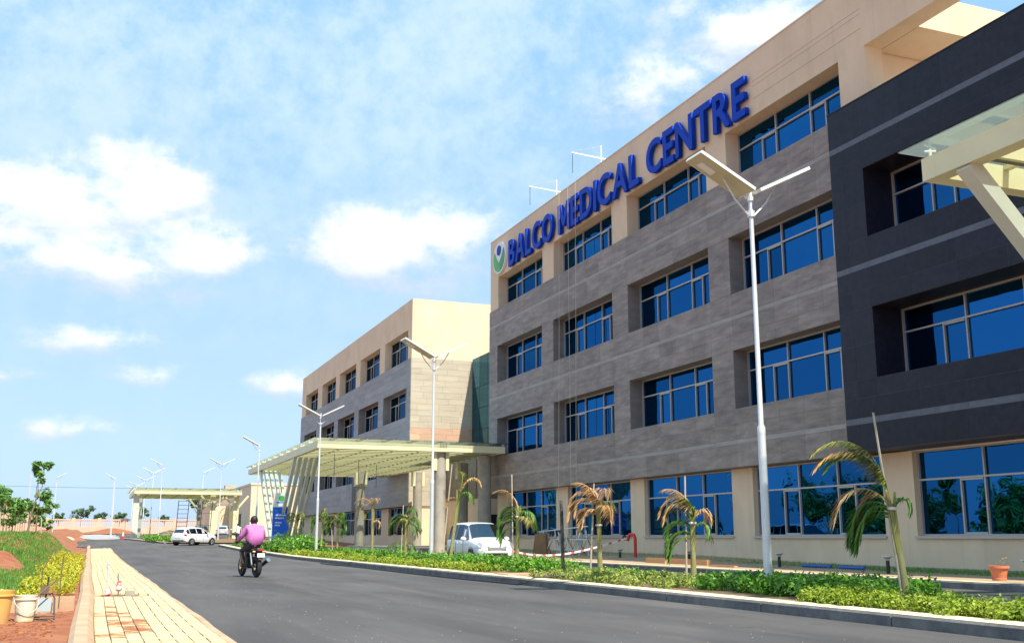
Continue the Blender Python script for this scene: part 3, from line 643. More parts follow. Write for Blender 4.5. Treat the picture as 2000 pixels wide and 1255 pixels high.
# ================================================================== lettering and logo on the parapet
sg = thing('building_sign', 'raised blue letters BALCO MEDICAL CENTRE along the beige parapet', 'sign', (23.9, 48, 18.2))
def text_mesh(txt, ext, off=.0, bevel=.0):
    cu = bpy.data.curves.new('letter', 'FONT'); cu.body = txt; cu.size = 1; cu.extrude = ext; cu.offset = off; cu.resolution_u = 6
    o = bpy.data.objects.new('letter', cu); C.objects.link(o); dg = bpy.context.evaluated_depsgraph_get()
    me = bpy.data.meshes.new_from_object(o.evaluated_get(dg)); bpy.data.objects.remove(o); bpy.data.curves.remove(cu); return me
def word(txt, ya, yb, z0, z1, parent, mat, x):
    def glyph(ch):
        if ch != 'M': return text_mesh(ch, .5, .022)
        q = [(0, 0), (0, 1), (.20, 1), (.43, .48), (.66, 1), (.86, 1), (.86, 0), (.68, 0), (.68, .60), (.50, .20), (.36, .20), (.18, .60), (.18, 0)]; q = [(a*.82, b*.75) for a, b in q]
        k = MB().prism(q, 'z', -.5, .5); me = bpy.data.meshes.new('letter'); me.from_pydata(k.v, [], k.f); bm = bmesh.new(); bm.from_mesh(me); bmesh.ops.recalc_face_normals(bm, faces=bm.faces); bm.to_mesh(me); bm.free(); return me
    ms = [glyph(ch) for ch in txt]; xs = []; cur = 0
    for me in ms:
        co = np.empty(len(me.vertices)*3); me.vertices.foreach_get('co', co); co = co.reshape(-1, 3)
        lo, hi = co[:, 0].min(), co[:, 0].max(); zl_, zh = co[:, 1].min(), co[:, 1].max()
        co[:, 0] -= lo; co[:, 1] = (co[:, 1] - zl_)/(zh - zl_); xs.append((cur, co, me)); cur += (hi - lo) + .085
    tot = cur - .085; k = (ya - yb)/tot
    for c0, co, me in xs:
        P = np.stack([x - co[:, 2]*.20 + .0, ya - (co[:, 0] + c0)*k, z0 + co[:, 1]*(z1 - z0)], axis=1)
        me.vertices.foreach_set('co', P.astype(np.float32).ravel()); me.materials.clear(); me.materials.append(mat); me.update(); link('letter', me, parent)
word('BALCO', 61.0, 53.95, 18.13, 19.84, sg, m_blue, 23.88)
word('MEDICAL', 53.15, 43.4, 18.13, 19.84, sg, m_blue, 23.88)
word('CENTRE', 42.6, 34.2, 18.13, 19.84, sg, m_blue, 23.88)
lg = thing('building_logo', 'round white logo disc with green hands and blue dot left of the lettering', 'logo', (23.95, 62.95, 19.22))
def disc(name, cy, cz, ry, rz, x0, x1, mat, n=40): return MB().prism([(cy + ry*math.cos(2*math.pi*k/n), cz + rz*math.sin(2*math.pi*k/n)) for k in range(n)], 'x', x0, x1).build(name, mat, lg, fixn=True)
disc('disc', 62.95, 19.22, 1.16, 1.06, 23.90, 24.05, m_white)
def sector(name, pts, mat, x): MB().prism(pts, 'x', x, x+.02).build(name, mat, lg, fixn=True)
arc = lambda a0, a1, r=.93, n=14: [(62.95 - r*1.08*math.cos(R(a0+(a1-a0)*k/n)), 19.22 + r*math.sin(R(a0+(a1-a0)*k/n))) for k in range(n+1)]
sector('left_leaf', arc(145, 258) + [(62.95, 18.78), (63.42, 19.28)][::1], m_logog, 23.875) if False else None
sector('left_leaf', arc(35, -68) + [(62.95, 18.82), (62.45, 19.30)], m_logogd, 23.875)
sector('right_leaf', arc(145, 248) + [(62.95, 18.82), (63.45, 19.30)], m_logog, 23.872)
sector('base_leaf', arc(248, 292) + [(62.95, 18.80)], m_logog, 23.869)
disc('head', 62.95, 19.72, .36, .34, 23.862, 23.885, m_blue, 24)
# ropes and davits on the facade
for k, (y, zz, yo) in enumerate(((52.6, 20.7, .3), (51.4, 20.7, -.1), (50.4, 20.7, .25))):
    o = MB().tube([(24.02, y, zz+.08), (23.64, y, zz+.02), (23.62, y + yo*.4, 12), (23.6, y + yo, 4), (23.58, y + yo*1.2, .6)], .013, 5).build('rope', m_rope); tag(o, ('left-most pale rope hanging down the grey facade below the lettering', 'middle pale rope of three hanging down the grey facade', 'right-most pale rope of three hanging down the grey facade')[k], 'rope', 'maintenance ropes')
for k, y in enumerate((54.6, 48.6)):
    t = thing('roof_davit', ('small white roof davit above the letter M' , 'small white roof davit above the letters CA')[k], 'davit', (24.3, y, 20.75), group='roof davits')
    MB().box(24.35, 24.40, y-.025, y+.025, 20.75, 22.0).build('upright', m_white, t); MB().beam((24.9, y, 21.25), (22.7, y+.2, 21.45), .045, .06).build('arm', m_white, t)
    MB().tube([(24.37, y, 21.95), (22.75, y+.2, 21.5)], .012, 4).build('stay', m_rope, t); MB().tube([(22.75, y+.2, 21.4), (22.75, y+.2, 20.3)], .015, 4).build('hook_line', m_hose, t)

# ================================================================== street lamps
def lamp_proto():
    root = bpy.data.objects.new('street_lamp', None); C.objects.link(root)
    MB().tube([(0, 0, 0), (0, 0, .02)], .17, 12).build('base_plate', m_galv, root)
    MB().tube([(0, 0, .02), (0, 0, 2.9)], [.080, .073], 14).build('lower_pole', m_galv, root, smooth=True)
    MB().lathe([(.075, 2.9), (.075, 3.02), (.049, 3.08), (.040, 7.75)], n=14).build('upper_pole', m_galv, root, smooth=True)
    MB().tube([(0, 0, 7.1), (0, 0, 7.22)], .075, 10).tube([(0, 0, 7.42), (0, 0, 7.5)], .07, 10).build('clamp', m_galv, root)
    return root
def lamp_head(root, s, roll=.0):
    """solar head reaching to side s (x), outer end raised"""
    a = R(27); k = MB().box(.08, 1.38, -.27, .27, -.02, .02); k2 = MB().box(.10, 1.36, -.25, .25, .021, .026); k3 = MB().box(.85, 1.2, -.17, .02, -.035, -.021)
    k4 = MB().box(.065, .08, -.275, .275, -.03, .03).box(1.38, 1.395, -.275, .275, -.03, .03).box(.08, 1.38, -.28, -.271, -.03, .03).box(.08, 1.38, .271, .28, -.03, .03)
    Mx = Matrix.Translation((0, 0, 7.55)) @ (Matrix.Identity(4) if s > 0 else Matrix.Rotation(math.pi, 4, 'Z')) @ Matrix.Rotation(-a, 4, 'Y') @ Matrix.Rotation(roll, 4, 'X')
    h = k.xf(Mx).build('lamp_head', m_panelw, root)
    k2.xf(Mx).build('solar_panel', m_solar, h, W=False); k3.xf(Mx).build('led_plate', m_white, h, W=False); k4.xf(Mx).build('rim', m_panele, h, W=False)
    MB().tube([(s*.05, 0, 7.12), (s*.35, 0, 7.42), (s*.6, 0, 7.55 + .6*math.tan(a) - .04)], .018, 6).build('strut', m_galv, root)
LP = [(11.5, 16.5, 'LR', 'nearest street lamp with twin solar heads standing in front of the grey facade'), (11.5, 37.1, 'LR', 'second nearest twin-headed street lamp, in front of the far sunlit end wall'),
      (11.5, 58.2, 'LR', 'twin-headed street lamp at the near corner of the entrance canopy'), (11.5, 81.4, 'L', 'single-headed street lamp rising left of the canopy fins'),
      (12., 111.0, 'LR', 'twin-headed street lamp above the right half of the far canopy'), (12., 130., 'R', 'street lamp with only a right-hand head behind the far canopy'),
      (6.5, 115, 'L', 'nearest lamp of the far left-hand row, single head to the left'), (6.6, 134, 'LR', 'second lamp of the receding far row behind the far canopy'), (6.6, 154, 'LR', 'third lamp of the receding far row'),
      (6.4, 178, 'LR', 'fourth lamp of the receding far row'), (6.5, 196, 'LR', 'last lamp at the left end of the receding far row'), (2.6, 150, 'L', 'pale lone lamp standing in the gravel yard'), (-4.5, 150, 'R', 'faint lamp with right-hand head left of the road end, before the wall')]
heads = {}
for i, (x, y, hd, lab) in enumerate(LP):
    if hd not in heads:
        o = lamp_proto()
        if 'L' in hd: lamp_head(o, -1)
        if 'R' in hd: lamp_head(o, 1)
        heads[hd] = o
    else: o = copy_tree(heads[hd])
    o.location = (x, y, zt(y) + (.12 if y < 100 else .02)); o.rotation_euler = (0, 0, R((0, 4, -3, 2)[i % 4]))
    tag(o, lab, 'street lamp', 'solar street lamps')
for i, (x, y, h, lab) in enumerate(((2.9, 175, 9.5, 'tall thin bare pole standing at the end of the road'), (-6.6, 130, 8, 'thin bare pole rising behind the young trees at far left'))):
    tag(MB().tube([(x, y, 1), (x, y, h)], .06, 6).build('utility_pole', m_galv), lab, 'pole', 'bare poles')

# ================================================================== planting
def hedge(name, label, mat, y0, y1, x0, x1, h, n, size, seed, cat='hedge', dens=1., base=.12, gapf=0.):
    g = np.random.default_rng(seed); bl = []
    for i in range(n):
        y = g.uniform(y0, y1); x = g.uniform(x0, x1); 
        if gapf and math.sin(y*1.7 + x*3) < gapf - 1: continue
        r = g.uniform(.24, .42)*min(1.3, h/.5); hh = h*g.uniform(.75, 1.15)
        bl.append((x, y, zt(y) + base + hh*.5, r, r, hh*.55, int(dens*g.uniform(90, 150))))
    return tag(leaves(name, mat, None, bl, size, seed), label, cat, kind='stuff')
hedge('hedge', 'dense dark green shrubs around the foot of the nearest lamp and palm', m_hedge, 13.6, 18.6, 11.1, 12.9, .34, 95, .045, 1, dens=1.9)
hedge('lime_shrubs', 'bright lime green low shrubs along the kerb in front of the nearest palm', m_lime, 9.6, 14.1, 10.35, 11.3, .25, 90, .030, 2, 'shrubs', dens=2.2)
hedge('weedy_plants', 'thin weedy pale green plants along the kerb between two palms', m_weed, 18.4, 25.2, 10.4, 12.8, .24, 150, .036, 3, 'plants', dens=.8)
hedge('weedy_green_plants', 'small patch of mid green plants near the dry brown palm', m_hedge, 21.5, 25.6, 11.6, 13.0, .24, 26, .038, 14, 'plants', dens=.9)
hedge('hedge', 'long dark green hedge in front of the parked white van', m_hedge, 27.6, 39, 11.2, 13.0, .42, 120, .05, 4, dens=1.35)
hedge('lime_shrubs', 'yellow-green front row of shrubs before the dark hedge by the van', m_lime, 29.5, 46, 10.35, 11.3, .26, 120, .04, 5, 'shrubs', dens=1.0)
hedge('hedge', 'green hedge below the canopy columns and terracotta pots', m_hedge, 40, 57, 11.2, 12.9, .42, 110, .06, 6, dens=.95)
hedge('lime_shrubs', 'far yellow-green shrubs along the kerb beyond the second lamp', m_lime, 46, 63, 10.35, 11.4, .30, 90, .055, 7, 'shrubs', dens=.7)
hedge('hedge', 'far rounded dark green bushes below the blue totem sign', m_hedge, 59, 70, 10.6, 12.4, .95, 70, .09, 8, dens=.9)
hedge('low_shrubs', 'low green plants along the far kerb near the white hatchback', m_hedge, 71, 89, 10.3, 12.8, .4, 70, .08, 9, 'shrubs', dens=.6)
hedge('island_shrubs', 'low green plants on the far island under the smaller canopy', m_hedge, 101, 118, 5.0, 8.5, .4, 80, .1, 10, 'shrubs', dens=.6)
# verge grass
def grass(name, label, pts, h, seed, mat=m_grass, w=.006):
    g = np.random.default_rng(seed); P = np.array(pts); n = len(P); a = g.uniform(0, 6.28, n); hh = h*g.uniform(.5, 1.3, n); ln = g.uniform(.1, .5, n)
    d = np.stack([np.cos(a), np.sin(a), np.zeros(n)], 1); e = np.stack([-np.sin(a), np.cos(a), np.zeros(n)], 1)
    tip = P + d*(hh*ln)[:, None] + np.stack([np.zeros(n)]*2 + [hh], 1)
    V = np.stack([P - e*w, P + e*w, tip], 1).reshape(-1, 3)
    me = bpy.data.meshes.new(name); me.vertices.add(n*3); me.vertices.foreach_set('co', V.astype(np.float32).ravel()); me.loops.add(n*3); me.loops.foreach_set('vertex_index', np.arange(n*3, dtype=np.int32)); me.polygons.add(n); me.polygons.foreach_set('loop_start', np.arange(0, n*3, 3, dtype=np.int32)); me.update(calc_edges=True); me.materials.append(mat)
    return tag(link(name, me), label, 'grass', kind='stuff')
pts = [(x, y, zt(y) + .11 + .05*sstep((x-20)/4)) for x, y in zip(rng.uniform(22.3, 24.35, 16000), rng.uniform(14, 60, 16000))]
pts = [(x, y, zt(y)+.11 + (.14*sstep((y-26)/18) if x > 21.5 else 0)*(x-21.5)/2) for x, y, z in pts]
grass('verge_grass', 'thin strip of grass at the foot of the ground floor wall', pts, .12, 3, w=.01)
def grass_here(x, y):
    v = math.sin(x*1.1 + y*.42) + .5*math.sin(x*2.3 - y*.31 + 1) + .3*math.sin(y*1.1)
    return v > -1.0 and x < -.95 + .15*math.sin(y)
pts = []
while len(pts) < 85000:
    y = 23 + 52*rng.random()**1.4; x = -.7 - rng.random()*(.05*y + 1.6)
    if grass_here(x, y): pts.append((x, y, zl(x, y) - .01))
grass('mound_grass', 'green grass patches on the red earth mound at left', pts, .10, 5, w=.011)
# golden shrub bed
bl = []
for r in range(200):
    y = 23.0 + 36*rng.random()**1.2; x = -.28 - .95*rng.random()
    if y < 34 and abs(x + .62) < .10: continue
    if math.sin(y*2.0)*math.sin(x*7) > .75: continue
    k = rng.uniform(.12, .19)*(1 + y/120); bl.append((x, y, zl(x, y) + k*.8, k, k, k*.9, int(60 + 40*rng.random())))
tag(leaves('golden_shrubs', m_gold, None, bl, .034, 21), 'golden yellow low shrubs planted in a bed beside the footway', 'shrubs', kind='stuff')
bl = [(-1.75 + .12*math.sin(k*2.), 22.4 + k*.16, zl(-1.7, 22.5) + .12, .14, .14, .14, 70) for k in range(8)] + [(-1.3 + k*.12, 22.9, .05, .12, .12, .12, 60) for k in range(4)]
tag(leaves('golden_shrubs', m_gold, None, bl, .03, 22), 'small golden shrubs just behind the buckets', 'shrubs', kind='stuff')

# ------------------------------------------------------------------ palms
def frond(base, az, el, L, droop, nl, ll, seed, wind=(0, 0, 0), w=.018, hang=.7, start=.15):
    """one feather leaf: returns MB of the rachis and its leaflets"""
    g = random.Random(seed); mb = MB(); n = 12; p = Vector(base); d = Vector((math.cos(az)*math.cos(el), math.sin(az)*math.cos(el), math.sin(el))); pts = [p.copy()]; wd = Vector(wind)
    for i in range(n):
        d = (d + Vector((0, 0, -droop*(i+1)/n*.32)) + wd*.09).normalized(); p = p + d*(L/n); pts.append(p.copy())
    mb.tube(pts, [.014*(1-.75*i/n)+.003 for i in range(n+1)], 5)
    for k in range(nl):
        t = start + (1-start)*k/(nl-1)*.99; f = t*n; i = min(int(f), n-1); q = pts[i].lerp(pts[i+1], f-i); dd = (pts[i+1]-pts[i]).normalized()
        s = dd.cross(Vector((0, 0, 1))); s = s.normalized() if s.length > .05 else Vector((1, 0, 0)); lk_ = ll*(.55 + .6*math.sin(math.pi*min(1, t*.85+.15)))*g.uniform(.8, 1.15)
        for sd_ in (-1, 1):
            o = (s*sd_*g.uniform(.7, 1.) + dd*g.uniform(.55, .9) + Vector((0, 0, -.15*hang)) + wd*.3).normalized(); m1 = q + o*lk_*.5; o2 = (o + Vector((0, 0, -hang*g.uniform(.7, 1.3))) + wd*.4).normalized(); e = m1 + o2*lk_*.55
            u = o.cross(Vector((0, 0, 1))); u = (u.normalized() if u.length > .05 else s)*w
            mb.add([q - u*.4, q + u*.4, m1 + u, m1 - u, e], [(0, 1, 2, 3), (3, 2, 4)])
    return mb
WIND = (-.75, .35, 0)
def palm(label, x, y, h, fr, stake=None, lean=(0, 0), seed=0, ties=()):
    z0 = zt(y) + .12; t = thing('palm', label, 'palm', (x, y, z0), group='young staked palms'); g = random.Random(seed)
    MB().tube([(0, 0, -.05), (lean[0]*.3, lean[1]*.3, h*.3), (lean[0]*.6, lean[1]*.6, h*.62), (lean[0], lean[1], h)], [.085, .062, .05, .04], 10).build('trunk', m_ptrunk, t, W=False, smooth=True)
    for k in range(4):     # leaf sheaths
        a = k*1.7; MB().tube([(lean[0]*.5+.03*math.cos(a), lean[1]*.5+.03*math.sin(a), h*.5), (lean[0]*.9+.05*math.cos(a), lean[1]*.9+.05*math.sin(a), h*.92), (lean[0]+.09*math.cos(a), lean[1]+.09*math.sin(a), h*1.12)], [.03, .022, .012], 6).build('leaf_sheath', m_pyel, t, W=False)
    if seed in (4, 6, 8, 9, 10): fr = fr + [(g.uniform(110, 200) if k % 3 else g.uniform(300, 360), g.uniform(45, 82), g.uniform(.75, 1.1), g.uniform(2.6, 4.2), g.uniform(.8, 1.), m_pgreen if k % 4 else m_pyel, 26) for k in range(8)]
    for k, (az, el_, L, droop, zf, mt, nl) in enumerate(fr):
        b = (lean[0]*zf, lean[1]*zf, h*zf); frond(b, R(az), R(el_), L, droop*.72, int(nl*1.5), .33, seed*50+k, WIND, hang=.85, w=.012).build('frond', mt, t, W=False)
    if stake:
        dx, dy, tx, ty, hh = stake; MB().tube([(dx, dy, -.1), (tx, ty, hh)], [.025, .018], 7).build('stake', m_stake, t, W=False)
    for zz in ties: MB().lathe([(.085, 0), (.09, .02), (.085, .045)], (lean[0]*zz/h, lean[1]*zz/h, zz), 10).build('tie', m_tapew, t, W=False)
    return t
G_, Y_, D_ = m_pgreen, m_pyel, m_pdry
# image-left is about -X+Y: azimuth ~ 155 deg
palm('nearest tall palm with one long arching dry-tipped frond, before the black granite bay', 12.15, 13.7, 1.55,
     [(158, 84, 1.75, 1.75, 1.0, D_, 56), (156, 88, 1.85, 1.55, 1.0, Y_, 60), (150, 86, 1.6, 1.6, 1.0, G_, 50), (150, 88, 1.55, 1.8, 1.0, G_, 50), (165, 60, 1.35, 2.6, .95, D_, 24), (160, 50, 1.0, 3.2, .92, G_, 24), (150, 40, 1.1, 3.6, .9, G_, 26), (168, 30, 1.05, 3.4, .88, G_, 26), (140, 20, .9, 3.2, .85, G_, 22), (178, 45, .95, 3.6, .9, G_, 22), (155, 15, .95, 2.9, .88, G_, 22), (330, 60, .5, 3.0, .9, G_, 14), (120, 70, .8, 3.6, .96, D_, 16)],
     (-.06, .02, -.34, .10, 3.02), (-.16, .05), 1, (1.45,))
palm('palm with green drooping lower fronds and dry top, before the third ground floor window', 12.35, 20.5, 1.45,
     [(140, 86, 1.0, 1.0, 1., D_, 26), (20, 84, .8, 1.4, 1., Y_, 22), (150, 60, .8, 2.2, .8, G_, 26), (330, 74, .8, 1.6, .85, G_, 24), (60, 80, .9, 1.6, .8, G_, 24), (150, 78, 1.1, 2.6, 1., D_, 24), (170, 72, 1.0, 3.0, 1., D_, 22), (120, 80, .9, 3.0, 1., Y_, 20), (155, 50, .9, 3.8, .85, G_, 24), (165, 30, .9, 3.4, .75, G_, 24), (145, 35, .8, 3.4, .72, G_, 22), (340, 60, .7, 3.2, .9, D_, 18), (330, 50, .7, 3.8, .8, G_, 18), (175, 20, .8, 3.0, .68, G_, 20)],
     (-.12, .1, -.10, .06, 2.35), (.02, 0), 2, (1.3,))
palm('dry brown palm with a bushy withered crown beside a dark post', 12.4, 25.2, 1.75,
     [(140, 87, 1.0, .8, 1., D_, 26), (20, 80, .9, 1.8, 1., D_, 24), (330, 80, .9, 1.6, .9, D_, 24), (150, 76, .8, 2.6, .85, D_, 24), (340, 62, .6, 3.0, .85, D_, 22), (160, 80, 1.25, 3.0, 1., D_, 28), (150, 62, 1.25, 3.4, 1., D_, 28), (175, 70, 1.0, 3.4, 1., D_, 24), (320, 68, .95, 3.2, 1., D_, 22), (300, 45, .9, 3.4, .95, D_, 20), (350, 60, .7, 3.8, .95, Y_, 18), (120, 50, .8, 3.8, .9, D_, 20), (155, 30, .8, 3.8, .9, D_, 22), (200, 50, .8, 3.8, .92, D_, 18)],
     (-.25, .1, -.12, .05, 2.4), (-.03, 0), 3, (1.3,))
palm('slim green palm in front of the parked white van', 12.1, 30.3, 1.7,
     [(60, 84, 1.2, 1.2, 1., D_, 20), (150, 70, .9, 3.6, .95, G_, 24), (170, 45, 1.0, 3.8, .85, G_, 26), (140, 40, .9, 3.8, .82, G_, 24), (330, 60, .7, 3.8, .9, G_, 18), (160, 20, .8, 3.4, .75, G_, 22)], (-.1, .05, -.14, .05, 2.9), (.05, 0), 4, (1.6,))
palm('palm bent to the right with a stake beside the round canopy column', 11.95, 36.4, 2.4,
     [(-20, 60, 1.3, 2.4, 1., D_, 26), (-10, 68, 1.3, 2.0, 1., Y_, 24), (10, 55, 1.0, 2.6, .98, G_, 22), (-30, 50, .9, 3.0, .97, G_, 20), (150, 60, .6, 3.4, .95, D_, 14)], (-.25, .1, .1, .1, 3.6), (.30, -.1), 5)
palm('leafy hanging green palm between the canopy columns', 12.0, 42.3, 1.7,
     [(150, 70, .9, 3.6, 1., G_, 24), (330, 66, .9, 3.6, 1., G_, 24), (170, 40, 1.0, 3.8, .95, G_, 26), (340, 40, 1., 3.8, .95, G_, 26), (320, 20, .9, 3.4, .88, G_, 22), (60, 50, .8, 3.6, .9, G_, 20), (240, 60, .9, 3.6, .9, Y_, 20)], (-.15, .1, -.1, .05, 2.3), (.03, 0), 6)
palm('tall thin dry palm before the far ground floor windows', 12.0, 47.8, 2.3,
     [(150, 74, 1.1, 1.6, 1., D_, 22), (160, 60, .8, 3., 1., D_, 18), (330, 70, .7, 3.4, 1., D_, 18), (120, 40, .6, 3.6, .95, Y_, 14), (340, 50, .6, 3.6, .7, D_, 12)], None, (.0, 0), 7)
palm('green palm just right of the third lamp', 12.0, 55.2, 1.8,
     [(150, 76, 1.1, 3., 1., Y_, 22), (330, 66, .9, 3.4, 1., G_, 22), (170, 50, .9, 3.8, .95, G_, 22), (340, 40, .9, 3.8, .9, G_, 20), (310, 25, .8, 3.4, .8, G_, 18), (100, 60, .9, 3.4, 1., D_, 18)], (-.2, .1, -.3, .1, 1.6), (0, 0), 8)
palm('green palm with fronds hanging left, left of the third lamp', 12.0, 59.6, 2.1,
     [(30, 70, 1.0, 2.4, 1., Y_, 20), (165, 60, 1.1, 3.6, 1., G_, 24), (175, 40, 1.1, 3.8, .95, G_, 24), (150, 30, 1., 3.6, .85, G_, 22), (190, 50, .9, 3.8, .9, G_, 20)], None, (.15, 0), 9)
palm('wispy pale palm just right of the blue totem', 12.3, 68.5, 2.1,
     [(150, 70, 1., 3.2, 1., Y_, 16), (330, 60, .9, 3.6, 1., Y_, 16), (170, 40, .8, 3.8, .7, Y_, 14), (320, 50, .8, 3.8, .6, G_, 14)], None, (-.1, 0), 10)
palm('tall leafy palm between the posts of the far canopy', 13.2, 112, 2.6,
     [(150, 76, 1.6, 2.6, 1., Y_, 20), (330, 70, 1.4, 3., 1., G_, 20), (170, 50, 1.4, 3.6, .9, G_, 18), (340, 50, 1.2, 3.6, .85, Y_, 18)], None, (0, 0), 11)
tag(MB().tube([(11.75, 26.1, .1), (11.72, 26.12, 2.1)], .05, 8).build('charred_post', M('charred_wood', (.03, .03, .03), (.16, .15, .13), 9., .9)), 'dark mottled wooden post standing beside the dry brown palm', 'post')

# ------------------------------------------------------------------ broad-leaved trees
def tree(name, label, x, y, z, h, crown, mat, size, seed, group, trunk_r=.05, lean=(0, 0), stake=False, n=90):
    t = thing(name, label, 'tree', (x, y, z), group=group); g = random.Random(seed)
    top = Vector((lean[0], lean[1], h*.62)); MB().tube([(0, 0, -.15), (lean[0]*.4, lean[1]*.4, h*.3), top], [trunk_r, trunk_r*.75, trunk_r*.5], 8).build('trunk', m_bark, t, W=False, smooth=True)
    bl = []; lb = MB()
    for (cx, cy, cz, r) in crown:
        c = Vector((cx, cy, cz)); st = Vector((lean[0]*.8, lean[1]*.8, min(h*.5, cz*.75))); mid = st.lerp(c, .5) + Vector((g.uniform(-.1, .1), 0, -.05*h)); lb.tube([st, mid, c], [trunk_r*.5, trunk_r*.33, trunk_r*.15], 5)
        for k in range(5):
            o = Vector((g.uniform(-1, 1), g.uniform(-1, 1), g.uniform(-.8, .8)))*r*.75; rr = r*g.uniform(.3, .5); bl.append((cx+o.x, cy+o.y, cz+o.z, rr, rr, rr*.75, int(n*g.uniform(.6, 1.2))))
    lb.build('limbs', m_bark, t, W=False); leaves('crown', mat, t, bl, size, seed, W=False, aspect=.42, flat=.4)
    if stake: MB().tube([(.25, -.1, -.2), (.2, -.1, h*.55)], .03, 6).build('stake', m_stake, t, W=False)
    return t
gl_ = 'young trees on the mound'
tree('young_tree', 'tallest young tree with a high leafy tuft on a thin leaning stem', -2.75, 54, zl(-2.75, 54), 3.9, [(.45, 0, 3.35, .42), (.35, 0, 3.0, .3), (.55, .2, 3.6, .32)], m_ytree, .13, 31, gl_, .045, (.4, 0), n=55)
tree('young_tree', 'staked young tree with drooping leaves just left of the tall tuft', -3.2, 52, zl(-3.2, 52), 2.3, [(-.1, 0, 1.9, .5), (.4, 0, 1.6, .4), (-.4, 0, 1.4, .4), (.1, 0, 1.1, .45)], m_ytree, .13, 32, gl_, .04, (0, 0), True, n=40)
tree('young_tree', 'staked young tree at the right end of the left-hand clump', -2.5, 58, zl(-2.5, 58), 2.4, [(.1, 0, 1.9, .5), (.6, 0, 1.6, .4), (-.5, 0, 1.5, .45), (.3, 0, 1.0, .5)], m_ytree, .13, 33, gl_, .04, (0, 0), True, n=40)
tree('young_tree', 'young tree cut by the left edge of the picture', -3.75, 49.5, zl(-3.75, 49.5), 2.2, [(0, 0, 1.7, .5), (.4, 0, 1.3, .45), (.2, 0, .8, .4)], m_ytree, .13, 34, gl_, .04, (0, 0), True, n=40)
tree('young_tree', 'low young tree beneath the tall tuft with pale stake', -3.0, 61, zl(-3.0, 61), 2.0, [(0, 0, 1.3, .5), (.5, 0, 1.0, .5), (-.5, 0, .9, .5), (.9, 0, .7, .4)], m_ytree, .13, 35, gl_, .04, (0, 0), True, n=40)
far = [(-1.8, 215, 6.5, 2.0, 'rounded dark tree beyond the boundary wall, left of the road end'), (1.5, 216, 5.0, 1.3, 'small thin tree beyond the boundary wall right of the rounded one'), (5.2, 224, 5.2, 1.5, 'low spreading tree beyond the wall above the road end'), (9.5, 220, 6.4, 1.5, 'loose tree beyond the wall behind the tall bare pole'),
       (18.8, 212, 9.5, 2.1, 'slender tall tree beyond the wall seen under the far canopy'), (24.5, 214, 8.8, 2.6, 'dense tree beyond the wall behind the dark ladders'), (-5.5, 214, 4.6, 1.2, 'low bush-like tree beyond the wall behind the young trees'), (13.6, 222, 4.9, 1.0, 'small tree beyond the wall just left of the far canopy post'), (30.5, 216, 6.4, 1.8, 'far tree behind the far canopy posts')]
for i, (x, y, h, r, lab) in enumerate(far):
    g = random.Random(i+60); h *= .82; r *= .8; tree('far_tree', lab, x, y, 1.6, h, [(g.uniform(-1, 1)*r*.9, g.uniform(-1, 1)*r*.5, h*.8 + g.uniform(-.5, .3)*r, r*.75) for k in range(6)], m_fartree, .24, 60+i, 'trees beyond the boundary wall', .12, n=30)
# trees across the road that the ground floor glass mirrors
for i, (x, y, h, r) in enumerate(((-12, 46, 5.4, 3.0), (-15, 58, 5.0, 3.0), (-14, 71, 4.6, 2.8), (-19, 86, 6.0, 3.4), (-10.5, 36, 6.2, 3.0))):
    g = random.Random(i+90); tree('roadside_tree', ('broad tree mirrored in the right-hand ground floor window', 'tree mirrored in the window behind the nearest lamp', 'lower tree mirrored in the third ground floor window', 'far tree mirrored in the ground floor windows near the van', 'tall tree mirrored at the right edge of the ground floor glass')[i], x, y, zt(y)-.05, h,
        [(g.uniform(-1, 1)*r, g.uniform(-1, 1)*r, h*.60 + g.uniform(-.55, .5)*r, r*.7) for k in range(16)], m_tree, .22, 90+i, 'trees across the road seen only as reflections', .16, n=110)

# ================================================================== vehicles
def wheel(parent, x, y, z, r, w, side):
    t = MB().lathe([(r*.62, -w/2), (r*.93, -w/2), (r, -w*.36), (r, w*.36), (r*.93, w/2), (r*.62, w/2)], n=24, axis='y'); t.xf(Matrix.Translation((x, y, z))); wh = t.build('wheel', m_rub, parent, W=False, smooth=True, fixn=True)
    k = MB().lathe([(.001, side*w*.38), (r*.16, side*w*.40), (r*.2, side*w*.30), (r*.52, side*w*.34), (r*.63, side*w*.47), (r*.65, side*w*.3), (r*.65, -side*w*.3)], n=20, axis='y').xf(Matrix.Translation((x, y, z))); rm = k.build('rim', m_rim, wh, W=False, smooth=True)
    for j in range(7):
        a = j*2*math.pi/7; MB().beam((x + r*.2*math.cos(a), y + side*w*.42, z + r*.2*math.sin(a)), (x + r*.6*math.cos(a), y + side*w*.44, z + r*.6*math.sin(a)), .05, .06, (0, 1, 0)).build('rim_spoke', m_rim, wh, W=False)
